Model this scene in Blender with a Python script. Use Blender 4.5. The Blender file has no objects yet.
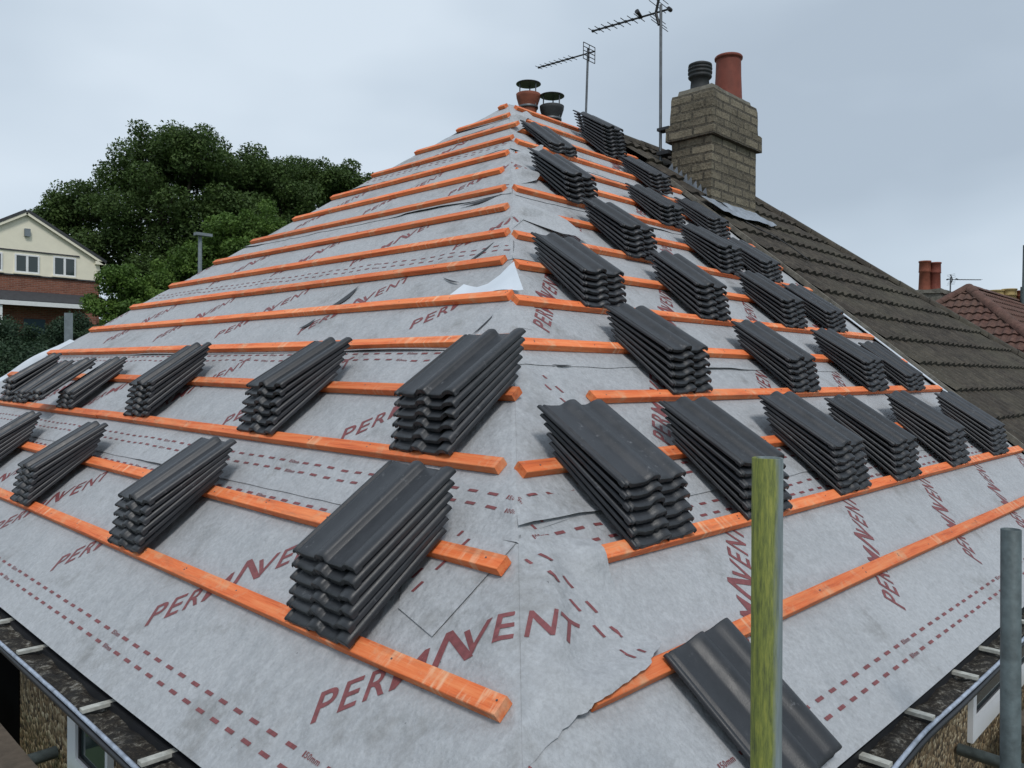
import bpy, bmesh, math, random
import numpy as np
from mathutils import Matrix, Vector, noise as mnoise
R_ = math.radians
random.seed(7); rng = np.random.default_rng(7)
scene = bpy.context.scene
COL = scene.collection
TP = 0.7925
CO = 1/math.hypot(1, TP); SN = TP*CO
A = 4.1413            # apex plan distance from the corner
PARTY = 5.70          # party line with the old roof
GROUND = -3.0

# ------------------------------------------------------------------ materials
def newmat(name):
    m = bpy.data.materials.new(name); m.use_nodes = True
    nt = m.node_tree; b = nt.nodes['Principled BSDF']
    return m, nt, b
def N(nt, typ, **kw):
    n = nt.nodes.new(typ)
    for k, v in kw.items():
        if k.startswith('i_'): n.inputs[k[2:].replace('_', ' ')].default_value = v
        else: setattr(n, k, v)
    return n
def L(nt, a, b): nt.links.new(a, b)
def ramp(nt, fac, stops):
    r = nt.nodes.new('ShaderNodeValToRGB'); e = r.color_ramp.elements
    while len(e) < len(stops): e.new(0.5)
    for i, (p, c) in enumerate(stops):
        e[i].position = p; e[i].color = (*c, 1) if len(c) == 3 else c
    L(nt, fac, r.inputs['Fac']); return r
def coords(nt, scale=(1, 1, 1), kind='Object', rot=(0, 0, 0)):
    t = nt.nodes.new('ShaderNodeTexCoord'); m = nt.nodes.new('ShaderNodeMapping')
    m.inputs['Scale'].default_value = scale; m.inputs['Rotation'].default_value = rot
    L(nt, t.outputs[kind], m.inputs['Vector']); return m.outputs['Vector']
def noise(nt, vec, scale, detail=4, rough=.55):
    n = N(nt, 'ShaderNodeTexNoise', i_Scale=scale, i_Detail=detail, i_Roughness=rough)
    L(nt, vec, n.inputs['Vector']); return n.outputs['Fac']
def bump(nt, b, h, strength, dist=.01):
    n = N(nt, 'ShaderNodeBump', i_Strength=strength, i_Distance=dist)
    L(nt, h, n.inputs['Height']); L(nt, n.outputs['Normal'], b.inputs['Normal'])
def mixc(nt, fac, a, c, typ='MIX'):
    n = N(nt, 'ShaderNodeMix', data_type='RGBA', blend_type=typ)
    for s, v in ((n.inputs[0], fac), (n.inputs[6], a), (n.inputs[7], c)):
        if hasattr(v, 'links') or hasattr(v, 'is_linked'): L(nt, v, s)
        elif isinstance(v, (int, float)): s.default_value = v
        else: s.default_value = (*v, 1)
    return n.outputs[2]
def simple(name, col, rough=.6, metal=0, var=.15, vs=8, bs=.15, bscale=60, spec=.5):
    m, nt, b = newmat(name); v = coords(nt)
    f = noise(nt, v, vs, 5, .6)
    r = ramp(nt, f, [(.3, tuple(c*(1-var) for c in col)), (.7, tuple(min(1, c*(1+var)) for c in col))])
    L(nt, r.outputs[0], b.inputs['Base Color'])
    b.inputs['Roughness'].default_value = rough; b.inputs['Metallic'].default_value = metal
    b.inputs['Specular IOR Level'].default_value = spec
    if bs: bump(nt, b, noise(nt, v, bscale, 4), bs, .004)
    return m

def m_membrane():
    m, nt, b = newmat('membrane_grey'); v = coords(nt)
    big = noise(nt, v, 1.6, 5, .6); mid = noise(nt, v, 26, 6, .7); fine = noise(nt, v, 260, 3, .6)
    r = ramp(nt, big, [(.3, (.305, .316, .332)), (.7, (.405, .418, .436))])
    c = mixc(nt, ramp(nt, mid, [(.3, (0, 0, 0)), (.75, (1, 1, 1))]).outputs[0], r.outputs[0], (.45, .465, .484))
    mot = noise(nt, v, 70, 5, .75)
    c = mixc(nt, ramp(nt, mot, [(.36, (.5,)*3), (.58, (0,)*3)]).outputs[0], c, (.27, .275, .285))
    # boot scuffs and dust
    vs = coords(nt, (1, 1, 1), rot=(.2, .4, .7))
    d = noise(nt, vs, 3.1, 8, .72)
    dm = ramp(nt, d, [(.54, (0,)*3), (.68, (1,)*3)])
    c = mixc(nt, N_mul(nt, dm.outputs[0], .55), c, (.17, .165, .155))
    sp = noise(nt, v, 55, 2, .5); sm = ramp(nt, sp, [(.76, (0,)*3), (.79, (1,)*3)])
    c = mixc(nt, N_mul(nt, sm.outputs[0], .6), c, (.10, .10, .10))
    L(nt, c, b.inputs['Base Color']); b.inputs['Roughness'].default_value = .62
    b.inputs['Specular IOR Level'].default_value = .35
    mx = N(nt, 'ShaderNodeMath', operation='ADD'); L(nt, noise(nt, v, 7, 4, .6), mx.inputs[0])
    k = N(nt, 'ShaderNodeMath', operation='MULTIPLY'); L(nt, fine, k.inputs[0]); k.inputs[1].default_value = .07
    L(nt, k.outputs[0], mx.inputs[1]); bump(nt, b, mx.outputs[0], .8, .03)
    return m
def N_mul(nt, s, k):
    n = N(nt, 'ShaderNodeMath', operation='MULTIPLY'); L(nt, s, n.inputs[0]); n.inputs[1].default_value = k
    return n.outputs[0]
def m_batten():
    m, nt, b = newmat('orange_treated_timber')
    v = coords(nt, (1.3, 22, 22)); oi = N(nt, 'ShaderNodeObjectInfo')
    ad = N(nt, 'ShaderNodeVectorMath', operation='ADD'); L(nt, v, ad.inputs[0])
    sc = N(nt, 'ShaderNodeVectorMath', operation='SCALE'); L(nt, oi.outputs['Random'], sc.inputs[3]); sc.inputs[0].default_value = (37, 17, 5)
    L(nt, sc.outputs[0], ad.inputs[1])
    g = noise(nt, ad.outputs[0], 1.9, 7, .72)
    v2 = coords(nt); p = noise(nt, v2, 9, 6, .7)
    c = ramp(nt, g, [(.28, (.46, .078, .020)), (.45, (.78, .17, .045)), (.72, (.92, .32, .12))]).outputs[0]
    c = mixc(nt, ramp(nt, p, [(.54, (0,)*3), (.70, (.75,)*3)]).outputs[0], c, (.72, .40, .22))
    cross = noise(nt, coords(nt, (26, 4, 4)), 1.4, 4, .6); low = noise(nt, v2, 2.3, 4, .6)
    cm = N(nt, 'ShaderNodeMath', operation='MULTIPLY'); L(nt, ramp(nt, cross, [(.50, (0,)*3), (.62, (.8,)*3)]).outputs[0], cm.inputs[0]); L(nt, ramp(nt, low, [(.50, (0,)*3), (.60, (1,)*3)]).outputs[0], cm.inputs[1])
    c = mixc(nt, cm.outputs[0], c, (.86, .50, .30))
    q = noise(nt, coords(nt, (.7, 5, 5)), 4, 6, .7)
    c = mixc(nt, ramp(nt, q, [(.55, (0,)*3), (.75, (.6,)*3)]).outputs[0], c, (.24, .11, .06))
    hs = N(nt, 'ShaderNodeHueSaturation'); L(nt, c, hs.inputs['Color'])
    mr = N(nt, 'ShaderNodeMapRange'); L(nt, oi.outputs['Random'], mr.inputs[0]); mr.inputs[3].default_value = .8; mr.inputs[4].default_value = 1.1
    L(nt, mr.outputs[0], hs.inputs['Value'])
    L(nt, hs.outputs[0], b.inputs['Base Color']); b.inputs['Roughness'].default_value = .7
    bump(nt, b, g, .5, .004); return m
def m_tile():
    m, nt, b = newmat('dark_grey_concrete_tile'); v = coords(nt)
    oi = N(nt, 'ShaderNodeObjectInfo')
    ad = N(nt, 'ShaderNodeVectorMath', operation='ADD'); L(nt, v, ad.inputs[0])
    sc = N(nt, 'ShaderNodeVectorMath', operation='SCALE'); L(nt, oi.outputs['Random'], sc.inputs[3]); sc.inputs[0].default_value = (11, 7, 3)
    L(nt, sc.outputs[0], ad.inputs[1]); w = ad.outputs[0]
    f = noise(nt, w, 14, 6, .65)
    c = ramp(nt, f, [(.3, (.015, .0165, .0195)), (.7, (.033, .0355, .041))]).outputs[0]
    # cement scuffs
    s = noise(nt, w, 38, 5, .75); s2 = noise(nt, w, 5, 3, .5)
    mm = N(nt, 'ShaderNodeMath', operation='MULTIPLY')
    L(nt, ramp(nt, s, [(.60, (0,)*3), (.72, (1,)*3)]).outputs[0], mm.inputs[0])
    L(nt, ramp(nt, s2, [(.48, (0,)*3), (.64, (1,)*3)]).outputs[0], mm.inputs[1])
    c = mixc(nt, mm.outputs[0], c, (.16, .165, .175))
    hs = N(nt, 'ShaderNodeHueSaturation'); L(nt, c, hs.inputs['Color'])
    mr = N(nt, 'ShaderNodeMapRange'); L(nt, oi.outputs['Random'], mr.inputs[0]); mr.inputs[3].default_value = .8; mr.inputs[4].default_value = 1.25
    L(nt, mr.outputs[0], hs.inputs['Value'])
    L(nt, hs.outputs[0], b.inputs['Base Color'])
    rr = ramp(nt, f, [(.3, (.36,)*3), (.7, (.52,)*3)]); L(nt, rr.outputs[0], b.inputs['Roughness'])
    bump(nt, b, noise(nt, w, 300, 3, .6), .25, .002); return m
def m_brick(name, c1, c2, mortar, bw, bh, dirt=.5, msize=.012, axis='xy', bdist=.02):
    m, nt, b = newmat(name)
    t = N(nt, 'ShaderNodeTexCoord'); s = N(nt, 'ShaderNodeSeparateXYZ'); L(nt, t.outputs['Object'], s.inputs[0])
    sub = N(nt, 'ShaderNodeMath', operation='SUBTRACT'); L(nt, s.outputs[0], sub.inputs[0]); L(nt, s.outputs[1], sub.inputs[1])
    cb = N(nt, 'ShaderNodeCombineXYZ'); L(nt, sub.outputs[0], cb.inputs[0]); L(nt, s.outputs[2], cb.inputs[1])
    br = N(nt, 'ShaderNodeTexBrick'); L(nt, cb.outputs[0], br.inputs['Vector'])
    br.inputs['Color1'].default_value = (*c1, 1); br.inputs['Color2'].default_value = (*c2, 1); br.inputs['Mortar'].default_value = (*mortar, 1)
    br.inputs['Scale'].default_value = 1; br.inputs['Brick Width'].default_value = bw; br.inputs['Row Height'].default_value = bh
    br.inputs['Mortar Size'].default_value = msize; br.inputs['Mortar Smooth'].default_value = .3; br.inputs['Bias'].default_value = 0
    v = coords(nt); n1 = noise(nt, v, 3.5, 6, .7); n2 = noise(nt, v, 40, 4, .6)
    c = mixc(nt, ramp(nt, n1, [(.45, (0,)*3), (.68, (dirt,)*3)]).outputs[0], br.outputs['Color'], tuple(x*.35 for x in c1))
    c = mixc(nt, .35, c, ramp(nt, n2, [(.3, tuple(x*.6 for x in c1)), (.7, tuple(min(1, x*1.35) for x in c2))]).outputs[0])
    L(nt, c, b.inputs['Base Color']); b.inputs['Roughness'].default_value = .9
    a = N(nt, 'ShaderNodeMath', operation='MULTIPLY_ADD'); L(nt, br.outputs['Fac'], a.inputs[0]); a.inputs[1].default_value = -1; L(nt, n2, a.inputs[2])
    bump(nt, b, a.outputs[0], .8, bdist); return m
def m_pebble():
    m, nt, b = newmat('pebbledash_render'); v = coords(nt)
    vo = N(nt, 'ShaderNodeTexVoronoi', i_Scale=55.0); L(nt, v, vo.inputs['Vector'])
    r = ramp(nt, vo.outputs['Color'], [(.15, (.035, .022, .012)), (.4, (.17, .11, .055)), (.62, (.29, .205, .11)), (.85, (.50, .41, .27))])
    c = mixc(nt, ramp(nt, noise(nt, v, 3, 5, .6), [(.4, (0,)*3), (.7, (.5,)*3)]).outputs[0], r.outputs[0], (.05, .045, .03))
    L(nt, c, b.inputs['Base Color']); b.inputs['Roughness'].default_value = .9
    iv = N(nt, 'ShaderNodeMath', operation='SUBTRACT'); iv.inputs[0].default_value = 1; L(nt, vo.outputs['Distance'], iv.inputs[1])
    bump(nt, b, iv.outputs[0], 1, .012); return m
def m_oldtile(name, a, c, e, moss=.35):
    m, nt, b = newmat(name); v = coords(nt)
    f = noise(nt, v, 9, 6, .7); g = noise(nt, v, 1.3, 5, .6); h = noise(nt, v, 60, 4, .6)
    col = ramp(nt, f, [(.3, a), (.5, c), (.72, e)]).outputs[0]
    col = mixc(nt, ramp(nt, g, [(.42, (0,)*3), (.66, (moss,)*3)]).outputs[0], col, (.085, .08, .055))
    col = mixc(nt, ramp(nt, h, [(.62, (0,)*3), (.75, (.6,)*3)]).outputs[0], col, (.22, .21, .17))
    L(nt, col, b.inputs['Base Color']); b.inputs['Roughness'].default_value = .92
    bump(nt, b, h, .6, .008); return m
def m_moss_tube():
    m, nt, b = newmat('galvanised_tube_with_algae'); v = coords(nt, (1, 1, .12))
    t = N(nt, 'ShaderNodeTexCoord'); s = N(nt, 'ShaderNodeSeparateXYZ'); L(nt, t.outputs['Object'], s.inputs[0])
    # algae band on one side of the tube
    dt = N(nt, 'ShaderNodeVectorMath', operation='DOT_PRODUCT'); L(nt, t.outputs['Object'], dt.inputs[0]); dt.inputs[1].default_value = (-34, 14, 0)
    ad = N(nt, 'ShaderNodeMath', operation='ADD'); L(nt, dt.outputs['Value'], ad.inputs[0]); L(nt, N_mul(nt, noise(nt, v, 45, 6, .7), 1.1), ad.inputs[1])
    mask = ramp(nt, ad.outputs[0], [(.50, (0,)*3), (.85, (1,)*3)]).outputs[0]
    green = ramp(nt, noise(nt, v, 170, 7, .75), [(.34, (.05, .062, .02)), (.5, (.13, .155, .03)), (.72, (.27, .27, .05))]).outputs[0]
    grey = ramp(nt, noise(nt, v, 60, 5, .6), [(.3, (.09, .115, .12)), (.7, (.2, .24, .245))]).outputs[0]
    L(nt, mixc(nt, mask, grey, green), b.inputs['Base Color']); b.inputs['Roughness'].default_value = .75
    bump(nt, b, noise(nt, v, 160, 4), .4, .002); return m
def m_leaf(name, a, c, e):
    m, nt, b = newmat(name); v = coords(nt)
    f = noise(nt, v, 1.1, 3, .6); g = noise(nt, v, 9, 2, .5)
    col = ramp(nt, f, [(.32, a), (.52, c), (.7, e)]).outputs[0]
    col = mixc(nt, .4, col, ramp(nt, g, [(.3, a), (.7, e)]).outputs[0])
    L(nt, col, b.inputs['Base Color']); b.inputs['Roughness'].default_value = .65
    b.inputs['Specular IOR Level'].default_value = .3
    tr = N(nt, 'ShaderNodeBsdfTranslucent'); L(nt, col, tr.inputs['Color'])
    mx = N(nt, 'ShaderNodeMixShader'); mx.inputs[0].default_value = .3
    L(nt, b.outputs[0], mx.inputs[1]); L(nt, tr.outputs[0], mx.inputs[2])
    L(nt, mx.outputs[0], nt.nodes['Material Output'].inputs['Surface']); return m
def m_debris():
    m, nt, b = newmat('gutter_silt_and_moss'); v = coords(nt)
    f = noise(nt, v, 30, 8, .8); g = noise(nt, v, 13, 5, .65)
    c = ramp(nt, f, [(.36, (.005, .004, .003)), (.50, (.028, .02, .012)), (.565, (.16, .145, .115)), (.64, (.46, .45, .41))]).outputs[0]
    c = mixc(nt, ramp(nt, g, [(.47, (.0,)*3), (.60, (.9,)*3)]).outputs[0], c, (.012, .010, .008))
    L(nt, c, b.inputs['Base Color']); b.inputs['Roughness'].default_value = .85
    bump(nt, b, f, 1, .02); return m

M = dict(
 memb=m_membrane(), under=simple('membrane_white_underside', (.62, .67, .73), .55, var=.06),
 ink=simple('membrane_red_print', (.19, .055, .058), .6, var=.25, vs=60, bs=0),
 batten=m_batten(), tile=m_tile(),
 chim=m_brick('weathered_buff_chimney_brick', (.095, .080, .056), (.245, .212, .150), (.016, .015, .014), .30, .092, .75, .014),
 redbrick=m_brick('red_house_brick', (.15, .045, .028), (.30, .11, .065), (.26, .21, .17), .24, .085, .3, .014),
 cream=simple('cream_painted_render', (.82, .77, .62), .8, var=.05, vs=2),
 upvc=simple('white_upvc', (.68, .71, .74), .35, var=.05, bs=.03), white=simple('white_paint', (.75, .76, .76), .5, var=.06),
 pebble=m_pebble(),
 old=m_oldtile('weathered_brown_grey_tiles', (.018, .0145, .011), (.042, .034, .026), (.088, .073, .055)),
 redtile=m_oldtile('red_brown_tiles', (.055, .028, .022), (.105, .05, .038), (.16, .085, .065), .2),
 mortar=simple('lichened_mortar', (.16, .15, .125), .95, var=.4, vs=18, bs=.7, bscale=40),
 lead=simple('weathered_lead', (.27, .30, .34), .5, metal=.35, var=.3, vs=10, bs=.4, bscale=25),
 terracotta=simple('red_terracotta', (.19, .048, .030), .75, var=.2, vs=9), terra2=simple('orange_terracotta', (.21, .062, .034), .8, var=.25),
 pale_clay=simple('yellow_clay', (.42, .31, .13), .8, var=.2), sooty=simple('sooty_black_clay', (.022, .025, .027), .7, var=.4, vs=12),
 metal=simple('dull_grey_metal', (.13, .14, .15), .5, metal=.6, var=.3, vs=12), darkmetal=simple('dark_aerial_metal', (.035, .037, .04), .55, metal=.4, var=.3),
 galv=simple('galvanised_steel_tube', (.085, .11, .115), .62, metal=.15, var=.35, vs=25, bs=.3, bscale=80), moss=m_moss_tube(),
 galvpale=simple('pale_galvanised_post', (.2, .23, .25), .6, metal=.2, var=.2),
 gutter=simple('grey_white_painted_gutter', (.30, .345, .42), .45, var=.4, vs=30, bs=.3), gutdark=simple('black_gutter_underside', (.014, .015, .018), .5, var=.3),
 debris=m_debris(), bracket=simple('pale_metal_strap', (.42, .42, .38), .6, var=.3, vs=40),
 board=simple('weathered_scaffold_board', (.115, .092, .070), .85, var=.35, vs=12, bs=.5), dark=simple('matt_black', (.006, .006, .006), 1, bs=0, spec=0),
 slate=simple('dark_grey_porch_tiles', (.045, .047, .052), .75, var=.25, vs=6, bs=.4, bscale=20),
 bark=simple('bark', (.06, .048, .035), .9, var=.4, vs=5, bs=.8, bscale=15),
 leafA=m_leaf('dark_broadleaf', (.028, .054, .016), (.058, .104, .026), (.110, .170, .042)),
 leafB=m_leaf('fresh_green_leaf', (.040, .085, .018), (.085, .160, .028), (.15, .24, .045)),
 leafC=m_leaf('hedge_leaf', (.016, .038, .022), (.034, .066, .034), (.06, .10, .05)),
 grass=simple('rough_grass', (.05, .085, .028), .9, var=.4, vs=1.2, bs=.6, bscale=8), fibre=simple('blue_grey_door', (.03, .07, .1), .5),
)
def m_glass():
    m, nt, b = newmat('window_glass'); b.inputs['Base Color'].default_value = (.03, .045, .045, 1)
    b.inputs['Roughness'].default_value = .06; b.inputs['Specular IOR Level'].default_value = .6; return m
M['glass'] = m_glass()

# ------------------------------------------------------------------ helpers
def tag(o, label=None, cat=None, group=None, kind=None):
    if label: o['label'] = label
    if cat: o['category'] = cat
    if group: o['group'] = group
    if kind: o['kind'] = kind
    elif cat: o['kind'] = 'thing'
    return o
def link(name, me, mat, parent=None, mw=None):
    o = bpy.data.objects.new(name, me); COL.objects.link(o)
    if mat is not None and not me.materials: me.materials.append(mat)
    if parent is not None: o.parent = parent
    if mw is not None: o.matrix_world = mw
    return o
def empty(name, loc=(0, 0, 0)):
    o = bpy.data.objects.new(name, None); COL.objects.link(o); o.location = loc; o.empty_display_size = .1; return o
def place(o, root):   # parts are modelled in world space: undo the root's offset
    o.parent = root; o.matrix_parent_inverse = Matrix.Translation(-Vector(root.location)); return o
class MB:
    def __init__(s): s.v = []; s.f = []; s.sm = []
    def add(s, vs, fs, smooth=False):
        o = len(s.v); s.v += [tuple(p) for p in vs]; s.f += [tuple(i+o for i in f) for f in fs]; s.sm += [smooth]*len(fs); return s
    def box(s, a, b, T=None):
        x0, y0, z0 = a; x1, y1, z1 = b
        v = [(x, y, z) for z in (z0, z1) for y in (y0, y1) for x in (x0, x1)]
        if T is not None: v = [T @ Vector(p) for p in v]
        return s.add(v, [(0, 2, 3, 1), (4, 5, 7, 6), (0, 1, 5, 4), (2, 6, 7, 3), (0, 4, 6, 2), (1, 3, 7, 5)])
    def tube(s, a, b, r, r2=None, n=12, cap=True):
        a = Vector(a); b = Vector(b); r2 = r if r2 is None else r2
        d = (b-a).normalized(); u = d.orthogonal().normalized(); w = d.cross(u)
        v = [a+(u*math.cos(t)+w*math.sin(t))*r for t in [2*math.pi*i/n for i in range(n)]]
        v += [b+(u*math.cos(t)+w*math.sin(t))*r2 for t in [2*math.pi*i/n for i in range(n)]]
        s.add(v, [(i, (i+1) % n, n+(i+1) % n, n+i) for i in range(n)], True)
        if cap: s.add(v, [tuple(reversed(range(n))), tuple(range(n, 2*n))])
        return s
    def path(s, pts, r, n=8):
        for a, b in zip(pts[:-1], pts[1:]): s.tube(a, b, r, n=n)
        return s
    def lathe(s, c, prof, n=28, cap=True):
        v = []; c = Vector(c)
        for r, z in prof: v += [c+Vector((r*math.cos(2*math.pi*i/n), r*math.sin(2*math.pi*i/n), z)) for i in range(n)]
        s.add(v, [(j*n+i, j*n+(i+1) % n, (j+1)*n+(i+1) % n, (j+1)*n+i) for j in range(len(prof)-1) for i in range(n)], True)
        return s
    def build(s, name, mat, parent=None, mw=None):
        me = bpy.data.meshes.new(name); me.from_pydata(s.v, [], s.f)
        me.polygons.foreach_set('use_smooth', s.sm); me.update()
        o = link(name, me, mat)
        if parent is not None: place(o, parent)
        if mw is not None: o.matrix_world = mw
        return o
def grid_mesh(name, P, mat, parent=None, smooth=True):   # P: array rows x cols x 3
    r, c, _ = P.shape; idx = np.arange(r*c).reshape(r, c)
    f = np.stack([idx[:-1, :-1], idx[:-1, 1:], idx[1:, 1:], idx[1:, :-1]], -1).reshape(-1, 4)
    me = bpy.data.meshes.new(name); me.from_pydata(P.reshape(-1, 3).tolist(), [], f.tolist())
    me.polygons.foreach_set('use_smooth', [smooth]*len(f)); me.update()
    o = link(name, me, mat)
    if parent is not None: place(o, parent)
    return o

# roof face maps.  R face: u = x along the eave, L face: u = y along the eave; v = distance up the slope
def face(f, u, v, h):
    u, v, h = np.broadcast_arrays(np.asarray(u, float), np.asarray(v, float), np.asarray(h, float))
    if f == 'R': return np.stack([u, v*CO-h*SN, v*SN+h*CO], -1)
    return np.stack([v*CO-h*SN, u, v*SN+h*CO], -1)
def frame(f, u, v, h):
    o = face(f, u, v, h)
    ex, ey = (Vector((1, 0, 0)), Vector((0, CO, SN))) if f == 'R' else (Vector((0, -1, 0)), Vector((CO, 0, SN)))
    ez = ex.cross(ey)
    m = Matrix((( ex.x, ey.x, ez.x, o[0]), (ex.y, ey.y, ez.y, o[1]), (ex.z, ey.z, ez.z, o[2]), (0, 0, 0, 1)))
    return m
LV = [-0.015, 0.337, 0.69, 1.047, 1.376, 1.733, 2.085, 2.415, 2.773, 3.099, 3.446, 3.79, 4.142, 4.484, 4.824, 5.173]
RV = [-0.045, 0.316, 0.674, 1.014, 1.355, 1.697, 2.042, 2.384, 2.735, 3.083, 3.416, 3.762, 4.108, 4.454, 4.804, 5.149]
BW, BT = .05, .03
def relief(f, u, v):
    """soft sag and creases of the membrane, pressed flat under each batten"""
    u = np.asarray(u, float); v = np.asarray(v, float)
    V = np.array(LV if f == 'L' else RV)+BW/2
    d = np.min(np.abs(v[..., None]-V), -1)
    m = np.clip((d-.03)/.09, 0, 1); m = m*m*(3-2*m)
    o = 0 if f == 'L' else 3.7
    n = (np.sin(7.1*u+2.3*v+o)*np.sin(5.2*v-1.9*u+1+o)*.5+np.sin(15.3*u-6.2*v+o*2)*.22+np.sin(23*u+11*v+.6+o)*np.sin(3.1*u+o)*.2
         + np.sin(31*(u*.8+v*.6)+3*np.sin(2.2*u+o))*.10*np.clip(np.sin(1.7*u+2.9*v+o), 0, 1))
    ridge = np.exp(-((np.sin(1.9*u+.9*v+o*1.3)+.25*np.sin(9*v+u))/.09)**2)*.5
    hip = np.abs(u-v*CO); hm = np.clip(hip/.06, 0, 1)
    return m*hm*np.clip((v+.45)/.25, .12, 1)*(.0085*n+.009*ridge+.0015)+m*np.exp(-(hip/.22)**2)*hm*.010*(.5+.5*np.sin(8*v+13*(u-v*CO)+o))*np.clip((v+.45)/.25, 0, 1)

# ------------------------------------------------------------------ lettering template
def glyph(ch):
    cu = bpy.data.curves.new('g', 'FONT'); cu.body = ch; cu.size = 1; cu.offset = .012; cu.resolution_u = 5
    o = bpy.data.objects.new('g', cu); COL.objects.link(o)
    dg = bpy.context.evaluated_depsgraph_get(); me = bpy.data.meshes.new_from_object(o.evaluated_get(dg))
    bpy.data.objects.remove(o); bpy.data.curves.remove(cu)
    v = np.array([p.co[:2] for p in me.vertices]); f = [tuple(p.vertices) for p in me.polygons]
    bpy.data.meshes.remove(me)
    v -= v.min(0); v /= v.max(0); return v, f
def cutgrid(v, f, step, wdir=True):
    bm = bmesh.new(); vs = [bm.verts.new((x, y, 0)) for x, y in v]
    for q in f:
        try: bm.faces.new([vs[i] for i in q])
        except ValueError: pass
    v = np.array(v); lo = v.min(0); hi = v.max(0)
    for ax in (0, 1):
        k = math.ceil(lo[ax]/step)
        while k*step < hi[ax]:
            c = [0, 0, 0]; c[ax] = k*step; nn = [0, 0, 0]; nn[ax] = 1
            bmesh.ops.bisect_plane(bm, geom=bm.verts[:]+bm.edges[:]+bm.faces[:], dist=1e-5, plane_co=c, plane_no=nn); k += 1
    bm.verts.index_update()
    out = np.array([p.co[:2] for p in bm.verts]); ff = [tuple(x.index for x in q.verts) for q in bm.faces]
    bm.free(); return out, ff
CAP = .086
def word_template():
    V = []; F = []
    def put(v, f):
        o = sum(len(a) for a in V); V.append(v); F.extend([tuple(i+o for i in q) for q in f])
    for ch, s0, w in (('P', 0, .058), ('E', .076, .052), ('R', .148, .06), ('M', .222, .092), ('V', .412, .085), ('E', .512, .052), ('N', .585, .068), ('T', .662, .07)):
        v, f = glyph(ch); v = v*[w, CAP]; v = v+[s0, 0]; v[:, 0] += v[:, 1]*.28; put(v, f)
    # the tall A without a crossbar
    a = np.array([(.330, .0), (.352, .0), (.392, .082), (.432, -.006), (.458, -.006), (.404, .112), (.384, .112)])
    put(a, [(0, 1, 2, 6), (2, 5, 6), (2, 3, 4, 5)])
    v = np.concatenate(V); v, f = cutgrid(v, F, .02)
    c, s = math.cos(R_(43.8)), math.sin(R_(43.8))
    return v @ np.array([[c, s], [-s, c]]), f
WORD = word_template()
def small_template(txt, h):
    V = []; F = []; x = 0
    for ch in txt:
        v, f = glyph(ch); w = h*(.35 if ch == '1' else 1.0 if ch == 'm' else .62)
        v = v*[w, h*(.7 if ch == 'm' else 1)]+[x, 0]; x += w+h*.2
        o = sum(len(a) for a in V); V.append(v); F += [tuple(i+o for i in q) for q in f]
    return np.concatenate(V), F
S100 = small_template('100mm', .016); S150 = small_template('150mm', .016)
EX = np.array([CO, 1])/math.hypot(CO, 1)
def unfold(u, v):   # over the corner hip: the sheet folds onto the other face
    d = u*EX[0]+v*EX[1]; return 2*d*EX[0]-u, 2*d*EX[1]-v
def fold_point_fn(f, hfun, flap, part='own'):
    """flap(u2,v2)->height above the other face or nan where the sheet was cut"""
    other = 'R' if f == 'L' else 'L'
    def fn(u, v):
        P = face(f, u, v, hfun(u, v)); ok = np.ones(u.shape, bool)
        far = (u > 2*A-v*CO-.01) if f == 'L' else (u > PARTY-.04)
        ok &= ~far; ok &= v < A/CO-.02
        b = u < v*CO
        if part == 'own': ok &= ~(u < v*CO-.001)
        elif b.any():
            u2, v2 = unfold(u, v); h2 = flap(u2, v2); P2 = face(other, u2, v2, np.nan_to_num(h2)+.0016)
            P[b] = P2[b]; ok &= b & ~np.isnan(h2)
        return P, ok
    return fn
def print_geo(items, fn):
    V = []; F = []; n = 0
    for v, f in items:
        V.append(v); F += [tuple(i+n for i in q) for q in f]; n += len(v)
    if not V: return [], []
    V = np.concatenate(V); P, ok = fn(V[:, 0], V[:, 1])
    F = [q for q in F if all(ok[i] for i in q)]
    used = sorted({i for q in F for i in q}); mp = {a: b for b, a in enumerate(used)}
    return P[used].tolist(), [tuple(mp[i] for i in q) for q in F]
def poly_fill(pts, step=.03):
    v, f = cutgrid(np.array(pts), [tuple(range(len(pts)))], step); return v, f
def in_poly(pts, x, y):
    x = np.asarray(x); y = np.asarray(y); c = np.zeros(x.shape, bool); n = len(pts)
    for i in range(n):
        x1, y1 = pts[i]; x2, y2 = pts[(i+1) % n]
        with np.errstate(divide='ignore', invalid='ignore'):
            k = ((y1 > y) != (y2 > y)) & (x < (x2-x1)*(y-y1)/(y2-y1+1e-12)+x1)
        c ^= k
    return c
def jag(pts, sel, amp=.012, n=9):
    out = []
    for i, p in enumerate(pts):
        out.append(p)
        if i in sel:
            q = pts[(i+1) % len(pts)]
            for k in range(1, n):
                t = k/n; out.append((p[0]+(q[0]-p[0])*t+random.uniform(-amp, amp), p[1]+(q[1]-p[1])*t+random.uniform(-amp, amp)))
    return out
def printed(name, V, F, ink):
    n0 = len(F); V = list(V); F = list(F)
    for v, f in ink:
        o = len(V); V += v; F += [tuple(i+o for i in q) for q in f]
    me = bpy.data.meshes.new(name); me.from_pydata(V, [], F)
    me.materials.append(M['memb']); me.materials.append(M['ink'])
    me.polygons.foreach_set('use_smooth', [i < n0 for i in range(len(F))]); me.polygons.foreach_set('material_index', [0 if i < n0 else 1 for i in range(len(F))]); me.update()
    o = bpy.data.objects.new(name, me); COL.objects.link(o); return o
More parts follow.
